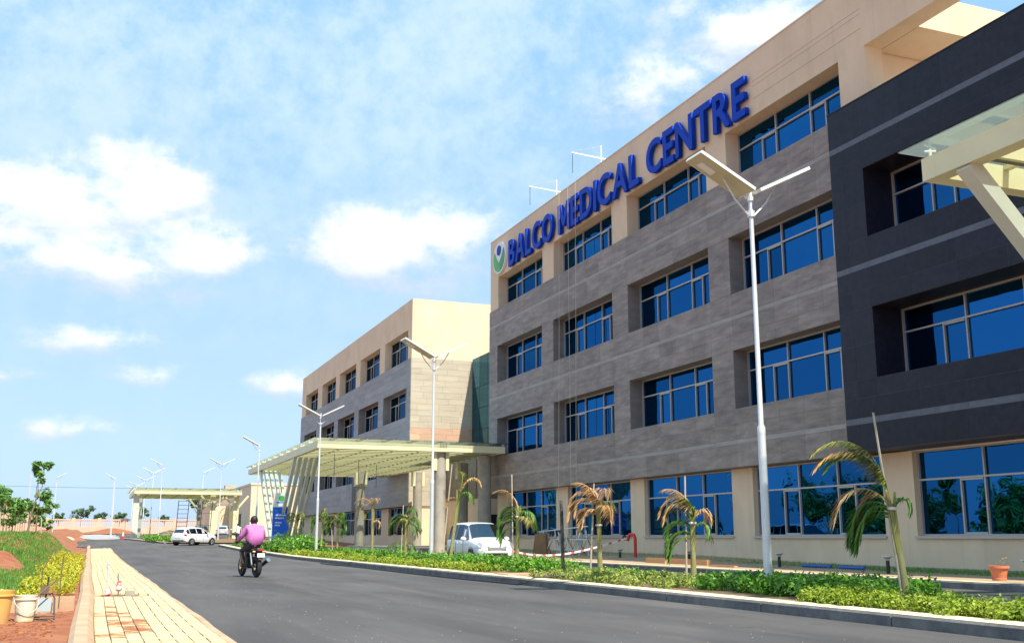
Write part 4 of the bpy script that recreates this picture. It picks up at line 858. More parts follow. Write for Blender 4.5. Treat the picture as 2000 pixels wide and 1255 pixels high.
def car(label, loc, rz, body, st, kind, wheels, wr, group):
    """st: stations (x, zbottom, zbelt, ztop, w, wtop); front is +x"""
    t = thing('parked_car', label, 'car', loc, rz, group); v = []; f = []
    def sect(s):
        x, zb, zbl, zt_, w, wt = s; cab = zt_ > zbl + .12
        h = [(w*.55, zb), (w*.93, zb+.03), (w*.985, zb+.16), (w, (zb+zbl)*.5), (w*.985, zbl-.06), (w*.955, zbl), (wt, zt_-.07 if cab else zt_-.02), (wt*.86, zt_-.012), (wt*.45, zt_+.012), (0, zt_+.018)]
        return [(x, y, z) for y, z in h] + [(x, -y, z) for y, z in reversed(h[:-1])]
    S = [sect(s) for s in st]; n = len(S[0])
    for s in S: v += s
    for i in range(len(S)-1):
        for k in range(n-1): f.append((i*n+k, i*n+k+1, (i+1)*n+k+1, (i+1)*n+k))
    f.append(tuple(range(n))); f.append(tuple((len(S)-1)*n + k for k in reversed(range(n))))
    f += [((i)*n+n-1, i*n, (i+1)*n, (i+1)*n+n-1) for i in range(len(S)-1)]
    b = MB().add(v, f).build('body', body, t, W=False, smooth=True, fixn=True)
    def P(i, k): return Vector(S[i][k % n])
    def pane(name, quad, ins, off, mat=m_carg, parent=t):
        c = sum(quad, Vector())/len(quad); nn = (quad[1]-quad[0]).cross(quad[2]-quad[0]).normalized()
        if nn.dot(c - Vector((c.x*.7, 0, .8))) < 0: nn = -nn
        MB().add([q.lerp(c, ins) + nn*off for q in quad], [tuple(range(len(quad)))]).build(name, mat, parent, W=False)
    return t, S, P, pane, b
def arch(t, x, y, z, r):
    MB().lathe([(r*1.16, -.012), (r*1.16, .012), (r*.4, .012)], n=22, axis='y').xf(Matrix.Translation((x, y, z))).build('wheel_arch', m_blk, t, W=False)
# --- white people carrier
st = [(-2.24, .50, .92, 1.02, .80, .70), (-2.20, .36, .98, 1.45, .84, .66), (-2.08, .30, 1.0, 1.70, .86, .64), (-1.7, .28, 1.0, 1.755, .875, .655), (-.9, .28, .99, 1.765, .88, .66), (0., .28, .98, 1.75, .88, .66), (.42, .28, .97, 1.68, .88, .645), (1.12, .28, .965, 1.10, .88, .74), (1.5, .30, .95, 1.04, .875, .72), (1.95, .30, .86, .95, .85, .68), (2.17, .28, .74, .84, .79, .60), (2.27, .34, .62, .70, .66, .50)]
van, S, P, pane, vb = car('white people carrier parked nose towards us behind the hedge', (16.05, 44.6, 0), R(-90 - 1), m_carw, st, 'mpv', None, .33, 'parked cars')
N = len(S[0])
for sgn in (0, 1):
    def Q(i, k): return P(i, k) if sgn == 0 else P(i, N-1-k)
    for a, c_ in ((2, 3), (3, 4), (4, 5), (5, 6)): pane('side_window', [Q(a, 5), Q(c_, 5), Q(c_, 6), Q(a, 6)], .07, .008)
    q = [Q(6, 5), Q(7, 5), Q(6, 6)]; pane('quarter_window', q, .18, .008)
    y = .88 if sgn == 0 else -.88
    for x in (-1.42, 1.40): arch(van, x, y*1.0, .33, .34); wheel(van, x, y*.93, .33, .33, .21, 1 if y > 0 else -1)
    for x in (-.75, .30): MB().box(x, x+.012, y*.996 if y > 0 else y*1.004-.004, y*1.004 if y > 0 else y*.996, .42, .96).build('door_gap', m_blk, van, W=False)
    for x in (-.70, .36-.5): MB().box(x, x+.2, y-.02, y+.02, .86, .90).build('door_handle', m_carw, van, W=False)
    mm = MB().ball((.72, y*1.13, 1.05), (.09, .13, .10)).build('mirror', m_carw, van, W=False, smooth=True)
    MB().add([Q(9, 4), Q(10, 4), Q(11, 5).lerp(Q(10, 5), .3), Q(10, 6), Q(9, 6)], [(0, 1, 2, 3, 4)]).xf(Matrix.Translation((.02, (.012 if y > 0 else -.012), .012))).build('headlamp', m_lampc, van, W=False)
    MB().ball((2.2, y*.72, .42), (.05, .10, .06)).build('fog_lamp', m_lampc, van, W=False, smooth=True)
MB().add([P(6, 6), P(7, 6), P(7, 7), P(7, 8), P(7, 9), P(7, 10), P(7, 11), P(7, 12), P(6, 12), P(6, 11), P(6, 10), P(6, 9), P(6, 8), P(6, 7)], [(0, 1, 2, 13), (13, 2, 3, 12), (12, 3, 4, 11), (11, 4, 5, 10), (10, 5, 6, 9), (9, 6, 7, 8)]).xf(Matrix.Translation((.008, 0, .012))).build('windscreen', m_carg, van, W=False)
for k in range(3): MB().box(2.235 - .0*k, 2.29, -.42, .42, .58+k*.05, .60+k*.05).build('grille_bar', m_chrome, van, W=False)
MB().box(2.2, 2.262, -.44, .44, .55, .74).build('grille', m_blk, van, W=False); MB().box(2.2, 2.285, -.48, .48, .36, .47).build('lower_intake', m_blk, van, W=False); MB().box(2.27, 2.30, -.25, .25, .475, .565).build('number_plate', m_white, van, W=False)
for s in (-.3, .3): MB().beam((.99, s, 1.20), (.72, s+.35, 1.45), .02, .02).build('wiper', m_blk, van, W=False)
# --- white hatchback
st = [(-1.98, .48, .80, .88, .72, .62), (-1.95, .34, .86, 1.02, .80, .62), (-1.78, .28, .93, 1.30, .84, .58), (-1.45, .26, .95, 1.455, .86, .57), (-.6, .26, .93, 1.50, .865, .59), (.1, .26, .92, 1.47, .865, .585), (.35, .26, .91, 1.40, .865, .575), (1.02, .26, .89, 1.0, .86, .70), (1.45, .28, .86, .93, .84, .68), (1.80, .28, .76, .83, .78, .60), (1.98, .32, .60, .68, .62, .46)]
hb, S, P, pane, hbb = car('white hatchback seen from behind, turning off the far end of the road', (8.35, 95.2, zt(95)), R(43), m_carw, st, 'hatch', None, .30, 'parked cars')
N = len(S[0])
for sgn in (0, 1):
    def Q(i, k): return P(i, k) if sgn == 0 else P(i, N-1-k)
    for a, c_ in ((2, 3), (3, 4), (4, 5), (5, 6)): pane('side_window', [Q(a, 5), Q(c_, 5), Q(c_, 6), Q(a, 6)], .09, .008)
    pane('quarter_window', [Q(6, 5), Q(7, 5), Q(6, 6)], .18, .008)
    y = .865 if sgn == 0 else -.865
    for x in (-1.25, 1.22): arch(hb, x, y, .30, .31); wheel(hb, x, y*.93, .30, .30, .19, 1 if y > 0 else -1)
    for x in (-.72, .15): MB().box(x, x+.012, y-.004, y+.004, .40, .90).build('door_gap', m_blk, hb, W=False)
    MB().ball((.6, y*1.12, .98), (.08, .11, .08)).build('mirror', m_carw, hb, W=False, smooth=True)
    MB().ball((-1.90, y*.83, .86), (.10, .17, .10)).build('tail_lamp', m_redl, hb, W=False, smooth=True)
MB().add([P(1, 7), P(2, 7), P(2, 8), P(2, 9), P(2, 10), P(2, 11), P(1, 11), P(1, 10), P(1, 9), P(1, 8)], [(0, 9, 2, 1), (9, 8, 3, 2), (8, 7, 4, 3), (7, 6, 5, 4)]).xf(Matrix.Translation((-.012, 0, .01))).build('rear_window', m_carg, hb, W=False)
MB().box(-2.0, -1.96, -.26, .26, .60, .72).build('number_plate', m_white, hb, W=False); MB().box(-1.99, -1.93, -.6, .6, .36, .44).build('bumper_trim', m_blk, hb, W=False)
# two more cars parked far behind it
for i, (x, y, rz, m_, lab) in enumerate(((13.6, 146, R(75), m_card, 'dark car parked under the far canopy'), (16.9, 150, R(80), m_cars, 'pale silver car parked behind the far canopy posts'))):
    r = copy_tree(hb); r.location = (x, y, zt(y)); r.rotation_euler = (0, 0, rz); tag(r, lab, 'car', 'parked cars')
    for ch in r.children:
        if ch.name.startswith('body'):
            ch.data = ch.data.copy(); ch.data.materials[0] = m_

# ================================================================== people (one continuous skinned body each)
def person(label, loc, rz, J, E_, Rr, mats, hair_c, head, group=None, name='person', cat='person'):
    """J joints, E_ edges (a,b,material key), Rr radii"""
    t = thing(name, label, cat, loc, rz, group); names = list(J); idx = {k: i for i, k in enumerate(names)}
    me = bpy.data.meshes.new('body'); me.from_pydata([J[k] for k in names], [(idx[a], idx[b]) for a, b, _ in E_], [])
    o = bpy.data.objects.new('body', me); C.objects.link(o); o.modifiers.new('s', 'SKIN'); sv = me.skin_vertices[0].data
    for k in names: r = Rr[k]; sv[idx[k]].radius = r if isinstance(r, tuple) else (r, r)
    sv[idx['pelvis']].use_root = True; sb = o.modifiers.new('d', 'SUBSURF'); sb.levels = 2; sb.render_levels = 2
    m2 = bpy.data.meshes.new_from_object(o.evaluated_get(bpy.context.evaluated_depsgraph_get())); bpy.data.objects.remove(o)
    keys = sorted({m for _, _, m in E_}); m2.materials.clear()
    for k in keys: m2.materials.append(mats[k])
    segs = [(Vector(J[a]), Vector(J[b]), keys.index(m), Rr[a] if not isinstance(Rr[a], tuple) else max(Rr[a])) for a, b, m in E_]
    for p in m2.polygons:
        c = p.center; best = 9
        for a, b, m, r in segs:
            d = b - a; u = max(0, min(1, (c - a).dot(d)/d.length_squared)); q = (c - a - d*u).length - r*.6
            if q < best: best = q; p.material_index = m
        p.use_smooth = True
    link('body', m2, t, W=False)
    hc, hr = Vector(head[0]), head[1]; fd = Vector(head[2]).normalized()
    h = MB().ball(hc + Vector((0, 0, hr*.12)) - fd*hr*.10, (hr*1.0, hr*1.0, hr*1.12), 14, 10).build('hair', hair_c, t, W=False, smooth=True)
    fc = MB().ball(hc + fd*hr*.28 - Vector((0, 0, hr*.22)), (hr*.80, hr*.80, hr*1.05), 14, 10).build('face', m_skin, t, W=False, smooth=True)
    sd_ = fd.cross(Vector((0, 0, 1))).normalized()
    for s in (-1, 1):
        MB().ball(hc + sd_*s*hr*.98 - Vector((0, 0, hr*.15)), (hr*.14, hr*.20, hr*.28), 8, 6).build('ear', m_skin, t, W=False, smooth=True)
        MB().ball(hc + fd*hr*1.0 + sd_*s*hr*.32 - Vector((0, 0, hr*.08)), hr*.09, 6, 5).build('eye', m_white, t, W=False)
    MB().ball(hc + fd*hr*1.10 - Vector((0, 0, hr*.32)), (hr*.16, hr*.16, hr*.24), 8, 6).build('nose', m_skin, t, W=False, smooth=True)
    MB().ball(hc + fd*hr*1.0 - Vector((0, 0, hr*.66)), (hr*.26, hr*.2, hr*.07), 8, 6).build('mouth', m_terra, t, W=False)
    return t
def hand(mb, wrist, d, up, curl=.6, L=.17, side=1):
    """palm and five separate fingers along d"""
    w = Vector(wrist); d = Vector(d).normalized(); up = Vector(up); s = d.cross(up).normalized(); n = s.cross(d)
    mb.tube([w, w + d*L*.28, w + d*L*.5], [.026, .036, .034], 8)
    for k, ll in enumerate((.42, .48, .45, .36)):
        b = w + d*L*.46 + s*(k-1.5)*.019; m = b + d*L*ll*.5 - n*L*.12*curl; e = m + (d*(1-curl) - n*curl).normalized()*L*ll*.5; mb.tube([b, m, e], [.0095, .009, .007], 6)
    b = w + d*L*.15 + s*side*.03; mb.tube([b, b + (d*.5 + s*side*.7)*L*.25, b + (d*.9 + s*side*.6 - n*.3)*L*.42], [.011, .010, .008], 6)
# walking / standing figures
def standing(label, loc, rz, shirt, stride=.22, arm=.15):
    J = dict(pelvis=(0, 0, .93), waist=(0, 0, 1.06), chest=(0, 0, 1.30), neck=(0, .0, 1.46), skull=(.02, 0, 1.57), lsh=(0, .19, 1.40), rsh=(0, -.19, 1.40), lel=(-arm, .25, 1.13), rel=(arm*.3, -.25, 1.13), lwr=(-arm*.7, .25, .88), rwr=(arm*1.6, -.24, .90),
             lhip=(0, .09, .88), rhip=(0, -.09, .88), lkn=(stride*.6, .10, .48), rkn=(-stride*.2, -.10, .48), lan=(stride, .10, .09), ran=(-stride*1.3, -.10, .12), lto=(stride+.17, .11, .035), rto=(-stride*1.3+.15, -.11, .04))
    E_ = [('pelvis', 'waist', 's'), ('waist', 'chest', 's'), ('chest', 'neck', 's'), ('neck', 'skull', 'k'), ('chest', 'lsh', 's'), ('chest', 'rsh', 's'), ('lsh', 'lel', 's'), ('rsh', 'rel', 's'), ('lel', 'lwr', 'k'), ('rel', 'rwr', 'k'), ('pelvis', 'lhip', 't'), ('pelvis', 'rhip', 't'), ('lhip', 'lkn', 't'), ('rhip', 'rkn', 't'), ('lkn', 'lan', 't'), ('rkn', 'ran', 't'), ('lan', 'lto', 'b'), ('ran', 'rto', 'b')]
    Rr = dict(pelvis=(.15, .11), waist=(.14, .10), chest=(.16, .11), neck=.055, skull=.07, lsh=.075, rsh=.075, lel=.052, rel=.052, lwr=.032, rwr=.032, lhip=.095, rhip=.095, lkn=.068, rkn=.068, lan=.045, ran=.045, lto=.035, rto=.035)
    t = person(label, loc, rz, J, E_, Rr, dict(s=shirt, k=m_skin, t=m_trou, b=m_blk), m_hair, ((.02, 0, 1.63), .105, (1, 0, 0)))
    for nm, sd_ in (('lwr', 1), ('rwr', -1)):
        mb = MB(); hand(mb, J[nm], (.15, 0, -1), (1, 0, 0), .4, .17, sd_); mb.build('hand', m_skin, t, W=False, smooth=True)
    return t
standing('person in a pale green shirt and dark trousers walking at the entrance', (21.9, 70.0, .46), R(-45), m_gshirt)
standing('person in a white shirt standing beyond the motorcyclist', (10.75, 85.5, zt(85.5)+.16), R(100), m_wshirt, .08)
# --- motorcycle and rider
BK = (4.42, 32.15, 0); HD = R(90 + 11)
bk = thing('motorcycle', 'black motorcycle ridden away from us along the road', 'motorcycle', BK, HD)
def bw(x, w, nm):
    wh = MB().lathe([(.21, -w*.4), (.27, -w*.5), (.305, -w*.25), (.312, 0), (.305, w*.25), (.27, w*.5), (.21, w*.4)], n=28, axis='y').xf(Matrix.Translation((x, 0, .312))).build('wheel', m_rub, bk, W=False, smooth=True)
    MB().lathe([(.215, -w*.38), (.19, -w*.2), (.19, w*.2), (.215, w*.38)], n=24, axis='y').xf(Matrix.Translation((x, 0, .312))).build('rim', m_blk, wh, W=False, smooth=True)
    for k in range(5):
        a = k*2*math.pi/5; MB().beam((x, 0, .312), (x+.2*math.cos(a), 0, .312+.2*math.sin(a)), .03, .035, (0, 1, 0)).build('spoke', m_blk, wh, W=False)
    MB().lathe([(.10, .06), (.10, .066), (.03, .066)], n=18, axis='y').xf(Matrix.Translation((x, 0, .312))).build('brake_disc', m_chrome, wh, W=False)
bw(-.66, .135, 'rear'); bw(.68, .10, 'front')
for s in (-1, 1):
    MB().tube([(.68, s*.085, .33), (.44, s*.085, .95)], [.026, .022], 8).build('fork_leg', m_chrome, bk, W=False)
    MB().tube([(-.66, s*.10, .312), (-.12, s*.09, .38)], .026, 6).build('swingarm', m_blk, bk, W=False)
    MB().tube([(-.55, s*.12, .36), (-.42, s*.13, .72)], .03, 8).build('shock_absorber', m_rim, bk, W=False)
    MB().tube([(.30, s*.30, 1.07), (.33, s*.42, 1.27)], .009, 5).build('mirror_stalk', m_blk, bk, W=False)
    MB().ball((.33, s*.44, 1.29), (.03, .07, .045)).build('mirror', m_blk, bk, W=False, smooth=True)
    MB().tube([(.36, s*.10, 1.0), (.32, s*.24, 1.06), (.22, s*.37, 1.04)], .013, 6).build('handlebar', m_blk, bk, W=False)
    MB().tube([(.25, s*.31, 1.045), (.205, s*.39, 1.035)], .02, 8).build('grip', m_rub, bk, W=False)
    MB().ball((-.84, s*.17, .76), (.05, .05, .03)).build('indicator', m_amber, bk, W=False, smooth=True)
    MB().tube([(.02, s*.10, .32), (.02, s*.30, .31)], .014, 6).build('foot_peg', m_blk, bk, W=False)
MB().ball((.12, 0, .86), (.30, .155, .13), 16, 10).build('fuel_tank', m_blk, bk, W=False, smooth=True)
MB().ball((-.42, 0, .80), (.42, .14, .065), 16, 8).build('seat', m_rub, bk, W=False, smooth=True)
MB().prism([(-.95, .80), (-.30, .70), (-.30, .79), (-.92, .88)], 'y', -.10, .10).build('tail_cowl', m_blk, bk, W=False)
MB().prism([(-.98, .52), (-.95, .52), (-.82, .78), (-.90, .80)], 'y', -.07, .07).build('rear_mudguard', m_blk, bk, W=False)
MB().lathe([(.335, -.06), (.345, 0), (.335, .06)], n=28, axis='y').xf(Matrix.Translation((.68, 0, .32))).build('front_mudguard', m_blk, bk, W=False) if False else None
pl = MB().box(-.99, -.975, -.115, .115, .60, .72).build('number_plate', m_white, bk, W=False)
MB().box(-.975, -.93, -.07, .07, .79, .84).build('tail_lamp', m_redl, bk, W=False)
MB().box(-.20, .26, -.14, .14, .26, .60).box(.05, .22, -.10, .10, .60, .72).build('engine', m_blk, bk, W=False)
MB().tube([(.1, -.12, .34), (-.25, -.16, .30), (-.55, -.19, .34)], .022, 8).tube([(-.45, -.19, .32), (-.98, -.23, .52)], [.045, .062], 12).build('exhaust', m_blk, bk, W=False, smooth=True)
MB().tube([(-.94, -.227, .505), (-1.0, -.232, .53)], [.058, .064], 12).build('exhaust_tip', m_chrome, bk, W=False)
MB().ball((.50, 0, .93), (.10, .11, .12)).build('headlamp', m_blk, bk, W=False, smooth=True)
for a, b in (((.44, 0, .95), (-.1, 0, .72)), ((.42, 0, .75), (.1, 0, .35)), ((-.1, 0, .72), (-.12, 0, .36)), ((-.1, 0, .7), (-.8, 0, .78))): MB().tube([a, b], .028, 6).build('frame_tube', m_blk, bk, W=False)
J = dict(pelvis=(-.36, 0, .97), waist=(-.36, 0, 1.10), belly=(-.33, 0, 1.22), chest=(-.28, 0, 1.37), neck=(-.24, 0, 1.53), skull=(-.22, 0, 1.63), lsh=(-.27, .22, 1.45), rsh=(-.27, -.22, 1.45), lel=(-.12, .36, 1.20), rel=(-.12, -.35, 1.20), lwr=(.14, .35, 1.08), rwr=(.14, -.34, 1.08),
         lhip=(-.32, .11, .92), rhip=(-.32, -.11, .92), lkn=(.10, .25, .80), rkn=(.10, -.24, .80), lan=(-.06, .22, .40), ran=(-.06, -.21, .40), lto=(.12, .24, .345), rto=(.12, -.23, .345))
E_ = [('pelvis', 'waist', 's'), ('waist', 'belly', 's'), ('belly', 'chest', 's'), ('chest', 'neck', 's'), ('neck', 'skull', 'k'), ('chest', 'lsh', 's'), ('chest', 'rsh', 's'), ('lsh', 'lel', 's'), ('rsh', 'rel', 's'), ('lel', 'lwr', 's'), ('rel', 'rwr', 's'), ('pelvis', 'lhip', 't'), ('pelvis', 'rhip', 't'), ('lhip', 'lkn', 't'), ('rhip', 'rkn', 't'), ('lkn', 'lan', 't'), ('rkn', 'ran', 't'), ('lan', 'lto', 'b'), ('ran', 'rto', 'b')]
Rr = dict(pelvis=(.29, .27), waist=(.33, .30), belly=(.33, .30), chest=(.29, .27), neck=.068, skull=.075, lsh=.125, rsh=.125, lel=.088, rel=.088, lwr=.036, rwr=.036, lhip=.12, rhip=.12, lkn=.085, rkn=.085, lan=.05, ran=.05, lto=.042, rto=.042)
rd = person('rider in a pink shirt and dark trousers seen from behind on the motorcycle', BK, HD, J, E_, Rr, dict(s=m_pink, k=m_skin, t=m_trou, b=m_terra), m_hair, ((-.21, 0, 1.70), .115, (1, 0, -.05)))
for nm, sd_ in (('lwr', -1), ('rwr', 1)):
    mb = MB(); hand(mb, J[nm], (.85, .05*sd_, -.25), (0, 0, 1), .9, .17, sd_); mb.build('hand', m_skin, rd, W=False, smooth=True)

bk.scale = (.95,)*3; rd.scale = (.95,)*3
# ================================================================== small things
# totem sign
tt = thing('totem_sign', 'blue and white totem sign with green logo standing beside the canopy fins', 'sign', (12.1, 73.2, zt(73)+.1)); y = 73.2; z0 = zt(73)
MB().box(11.45, 12.55, y, y+.25, z0+.1, z0+3.0).build('blue_panel', m_totem, tt); MB().box(11.45, 12.55, y, y+.25, z0+3.001, z0+3.95).build('white_header', m_white, tt)
MB().prism([(12.0 + .2*math.cos(k*math.pi/8), z0+3.58 + .2*math.sin(k*math.pi/8)) for k in range(16)], 'y', y-.012, y-.002).build('green_mark', m_logog, tt, fixn=True)
for k, (zz, x0, ln, m_) in enumerate(((3.26, 11.65, .7, m_totem), (2.72, 11.6, .18, m_logog), (2.42, 11.6, .72, m_white), (2.22, 11.6, .6, m_white), (1.92, 11.6, .45, m_white), (1.74, 11.6, .35, m_white), (1.40, 11.6, .18, m_logog), (1.10, 11.6, .62, m_white), (.92, 11.6, .5, m_white), (.62, 11.6, .76, m_white), (.44, 11.6, .5, m_white))):
    mb = MB(); x = x0
    while x < x0 + ln: w_ = random.uniform(.04, .09); mb.box(x, min(x+w_, x0+ln), y-.010, y-.002, z0+zz, z0+zz+.095); x += w_ + .022
    mb.build('text_line', m_, tt)
# hydrant, bollard lights, barrier tape
hy = thing('hydrant', 'red standpipe hydrant against the beige ground floor wall', 'hydrant', (22.4, 42, .12)); x, y = 22.4, 42.0
MB().tube([(x, y, .1), (x, y, 1.12)], .07, 12).build('riser', m_redp, hy, smooth=True); MB().tube([(x, y, 1.06), (x-.02, y+.1, 1.22), (x-.05, y+.35, 1.24), (x-.08, y+.5, 1.10)], [.07, .08, .08, .07], 10).build('elbow', m_redp, hy, smooth=True)
MB().tube([(x-.08, y+.5, 1.12), (x-.1, y+.55, .98)], [.085, .085], 10).build('outlet', m_redp, hy); MB().lathe([(.12, 0), (.12, .03), (.02, .03)], (x-.1, y+.8, 1.1), 14, 'y').build('valve_wheel', m_steel, hy)
for i, (x, y, lab) in enumerate(((22.0, 42.7, 'bollard light just left of the red hydrant'), (22.0, 36.8, 'bollard light behind the green-and-dry palm'), (21.8, 30.6, 'bollard light just right of the nearest lamp post'), (21.2, 24.6, 'bollard light left of the nearest palm trunk'), (21.2, 19.7, 'bollard light at the right edge of the picture'))):
    t = thing('bollard_light', lab, 'bollard', (x, y, .12), group='bollard lights along the verge')
    MB().tube([(0, 0, 0), (0, 0, .36)], .055, 10).build('post', m_blk, t, W=False); MB().lathe([(.06, .36), (.06, .40), (.13, .46)], n=12).build('lamp_glass', m_lampc, t, W=False); MB().lathe([(.001, .50), (.16, .485), (.16, .465), (.13, .46)], n=14).build('cap', m_galv, t, W=False)
A_, B_ = Vector((16.4, 42.6, .75)), Vector((22.35, 42.4, 1.12)); mb = MB()
tape = thing('barrier_tape', 'red and white barrier tape strung from the van to the red hydrant', 'tape', (18, 42.5, .2)); tp = [A_.lerp(B_, k/40) + Vector((0, 0, -.85*math.sin(math.pi*min(1, (k/40)**.75))*(.62))) for k in range(41)]
for k in range(40):
    a, b = tp[k], tp[k+1]; MB().add([a - Vector((0, 0, .04)), b - Vector((0, 0, .04)), b + Vector((0, 0, .04)), a + Vector((0, 0, .04))], [(0, 1, 2, 3)]).build('tape_band', m_tapew if k % 3 else m_tape_r, tape)
# stacked metal frames and board by the wall
rk = thing('scrap_rack', 'untidy rack of grey metal frames leaning below the ground floor window', 'rack', (22.3, 49.5, .2))
for k in range(7):
    y = 52.2 - k*.95; g = random.Random(k); x = 22.2 + g.uniform(-.15, .15)
    MB().tube([(x, y, .15), (x-.1, y+.1, 1.35 + g.uniform(-.1, .15))], .03, 6).build('upright', m_galv, rk); MB().tube([(x, y, .2), (x+.2, y-.75, 1.25)], .025, 6).build('diagonal', m_galv, rk); MB().tube([(x+.1, y-.6, .2), (x-.1, y, 1.1)], .022, 6).build('diagonal', m_steel, rk)
    if k % 2: MB().box(x-.12, x-.1, y-.6, y, .75, 1.3).build('grey_sheet', m_greyp, rk)
for zz in (.5, 1.0, 1.38): MB().tube([(22.1, 52.4, zz), (22.1, 46.2, zz + (.25 if zz > 1.2 else 0))], .03, 6).build('rail', m_galv, rk)
MB().box(22.4, 22.5, 50.2, 52.6, 1.15, 1.5).build('glass_sheet', m_skyg, rk)
bd = MB().prism([(52.5, .1), (50.6, .1), (50.75, 1.3), (52.1, 1.3)], 'x', 21.85, 21.93).build('leaning_board', m_ply, None, fixn=True); tag(bd, 'brown tapered board leaning beside the metal rack', 'board')
for i, (x, y, lab) in enumerate(((19.55, 19.0, 'large terracotta pot with a withered plant on the service road kerb'), (19.1, 66.2, 'terracotta pot at the foot of the round canopy column'), (16.6, 59.4, 'terracotta pot holding a small green palm under the canopy'))):
    t = thing('plant_pot', lab, 'plant pot', (x, y, (.16 if i == 0 else .0)), group='terracotta plant pots'); sc = 1.0 if i == 0 else 1.25
    MB().lathe([(.001, 0), (.155*sc, 0), (.16*sc, .05*sc), (.15*sc, .06*sc), (.20*sc, .27*sc), (.235*sc, .28*sc), (.235*sc, .33*sc), (.20*sc, .33*sc), (.19*sc, .27*sc), (.001, .26*sc)], n=24).build('pot', m_terra, t, W=False, smooth=True)
    MB().lathe([(.001, .285*sc), (.195*sc, .28*sc)], n=16).build('potting_soil', m_bedsoil, t, W=False)
    if i == 0:
        MB().tube([(0, 0, .27), (.03, 0, .42), (.14, -.02, .50), (.28, -.03, .53)], [.01, .008, .006, .004], 5).tube([(0, 0, .3), (-.1, 0, .40)], .005, 5).tube([(.03, 0, .40), (.16, 0, .40)], .004, 5).build('stem', m_bark, t, W=False)
        leaves('dry_leaves', m_pdry, t, [(.2, 0, .51, .1, .04, .03, 14), (.13, 0, .40, .06, .03, .03, 10), (-.1, 0, .40, .04, .03, .03, 6)], .018, 7, W=False)
    elif i == 2:
        for k in range(9): frond((0, 0, .3), k*.7, R(65 - 8*(k % 3)), 1.5, 2.2, 18, .4, 700+k, (0, 0, 0)).build('frond', m_pgreen, t, W=False)
for i, (x, y, L, lab) in enumerate(((20.6, 36.9, 1.5, 'left-hand orange timber plank lying on the verge'), (20.7, 34.6, 2.6, 'long orange timber plank on the verge behind the green-and-dry palm'), (20.4, 31.9, 1.6, 'thin flat orange plank near the nearest lamp'))):
    tag(MB().box(x-.07, x+.07, y-L/2, y+L/2, .115, .33 if i < 2 else .18).build('timber_plank', m_wood), lab, 'plank', 'loose planks')
for i, (x, y, L, lab) in enumerate(((22.4, 29.4, 1.5, 'short blue pipe lying on the grass verge'), (22.2, 27.4, 1.2, 'second blue pipe lying nearer the nearest palm'))):
    tag(MB().tube([(x, y-L/2, .2), (x, y+L/2, .2)], .05, 8).build('blue_pipe', m_bluep), lab, 'pipe', 'loose blue pipes')
hp = [(9.6 + .12*math.sin(y*.35) - .25*sstep((y-30)/12), y, .02) for y in frange(24.2, 46, .8)]; hp = [(11.6, 23.4, .2), (10.6, 23.7, .22), (10.0, 23.9, .19), (9.75, 24.0, .06)] + hp
tag(MB().tube(hp, .022, 6).build('hose', m_hose), 'black hose lying along the foot of the kerb', 'hose')
st_ = struct(MB().box(10.16, 13.19, 26.0, 27.0, .12, .19).build('crossing_slab', m_kerbl))
# loose stones on the road
g = np.random.default_rng(5); bl = MB()
for k in range(360):
    y = 10 + 40*g.random()**2; x = 2.0 + 6.5*g.random() if k % 3 else 2.9 + .35*g.normal() + (y-12)*.01; s = g.uniform(.003, .009); bl.ball((x, y, zt(y)+s*.4), (s*1.3, s, s*.7), 5, 3)
tag(bl.build('grit', m_rubble), 'pale grit scattered over the dark asphalt', 'grit', kind='stuff')
bl = MB()
for k in range(900):
    y = 10 + 14*g.random(); x = -.3 - 1.9*g.random(); s = g.uniform(.006, .03)*(1 if k % 7 else 1.8); bl.ball((x, y, zl(x, y)+s*.3), (s*1.2, s, s*.7), 5, 3)
tag(bl.build('soil_clods', m_soil), 'red clods and pebbles on the bare soil at lower left', 'clods', kind='stuff')
# bed edging kerb across, buckets and tools
struct(MB().box(-3.2, -.17, 21.45, 21.65, -.3, .07).build('bed_edging', m_kerbl))
def bucket(label, x, y, z, r0, r1, h, mat, handle=True):
    t = thing('bucket', label, 'bucket', (x, y, z), R(20), 'site buckets'); MB().lathe([(.001, 0), (r0, 0), (r0 + (r1-r0)*.82, h*.82), (r1+.012, h*.83), (r1+.012, h*.87), (r1, h*.88), (r1+.01, h*.97), (r1+.012, h), (r1-.008, h), (r0-.01, .02), (.001, .02)], n=28).build('shell', mat, t, W=False, smooth=True)
    if handle: MB().tube([(-r1-.012, 0, h*.85)] + [(-(r1+.02)*math.cos(a), -(r1+.03)*math.sin(a)*1.0, h*.85 - .20*math.sin(a)) for a in [math.pi*k/10 for k in range(1, 10)]] + [(r1+.012, 0, h*.85)], .006, 6).build('handle', m_galv, t, W=False)
zb_ = zl(-.87, 18.7)
bucket('stained white plastic bucket with wire handle', -.87, 18.9, zb_, .135, .165, .40, m_bucketw)
bucket('yellow plastic drum cut by the left edge of the picture', -1.25, 18.5, zb_, .17, .23, .50, m_buckety, False)
tag(MB().tube([(-.80, 18.95, zb_+.3), (-.45, 19.15, zb_+.62)], .013, 6).build('rod', m_steel), 'rusty rod sticking out of the white bucket', 'rod')
tl = thing('hand_cart', 'small black tubular cart with a grey plate beside the white bucket', 'cart', (-.60, 19.3, zb_)); z = zb_
MB().tube([(-.74, 19.1, z), (-.74, 19.25, z+.33), (-.70, 19.3, z+.40), (-.50, 19.3, z+.40), (-.46, 19.25, z+.33), (-.44, 19.1, z)], .014, 7).build('hoop', m_blk, tl)
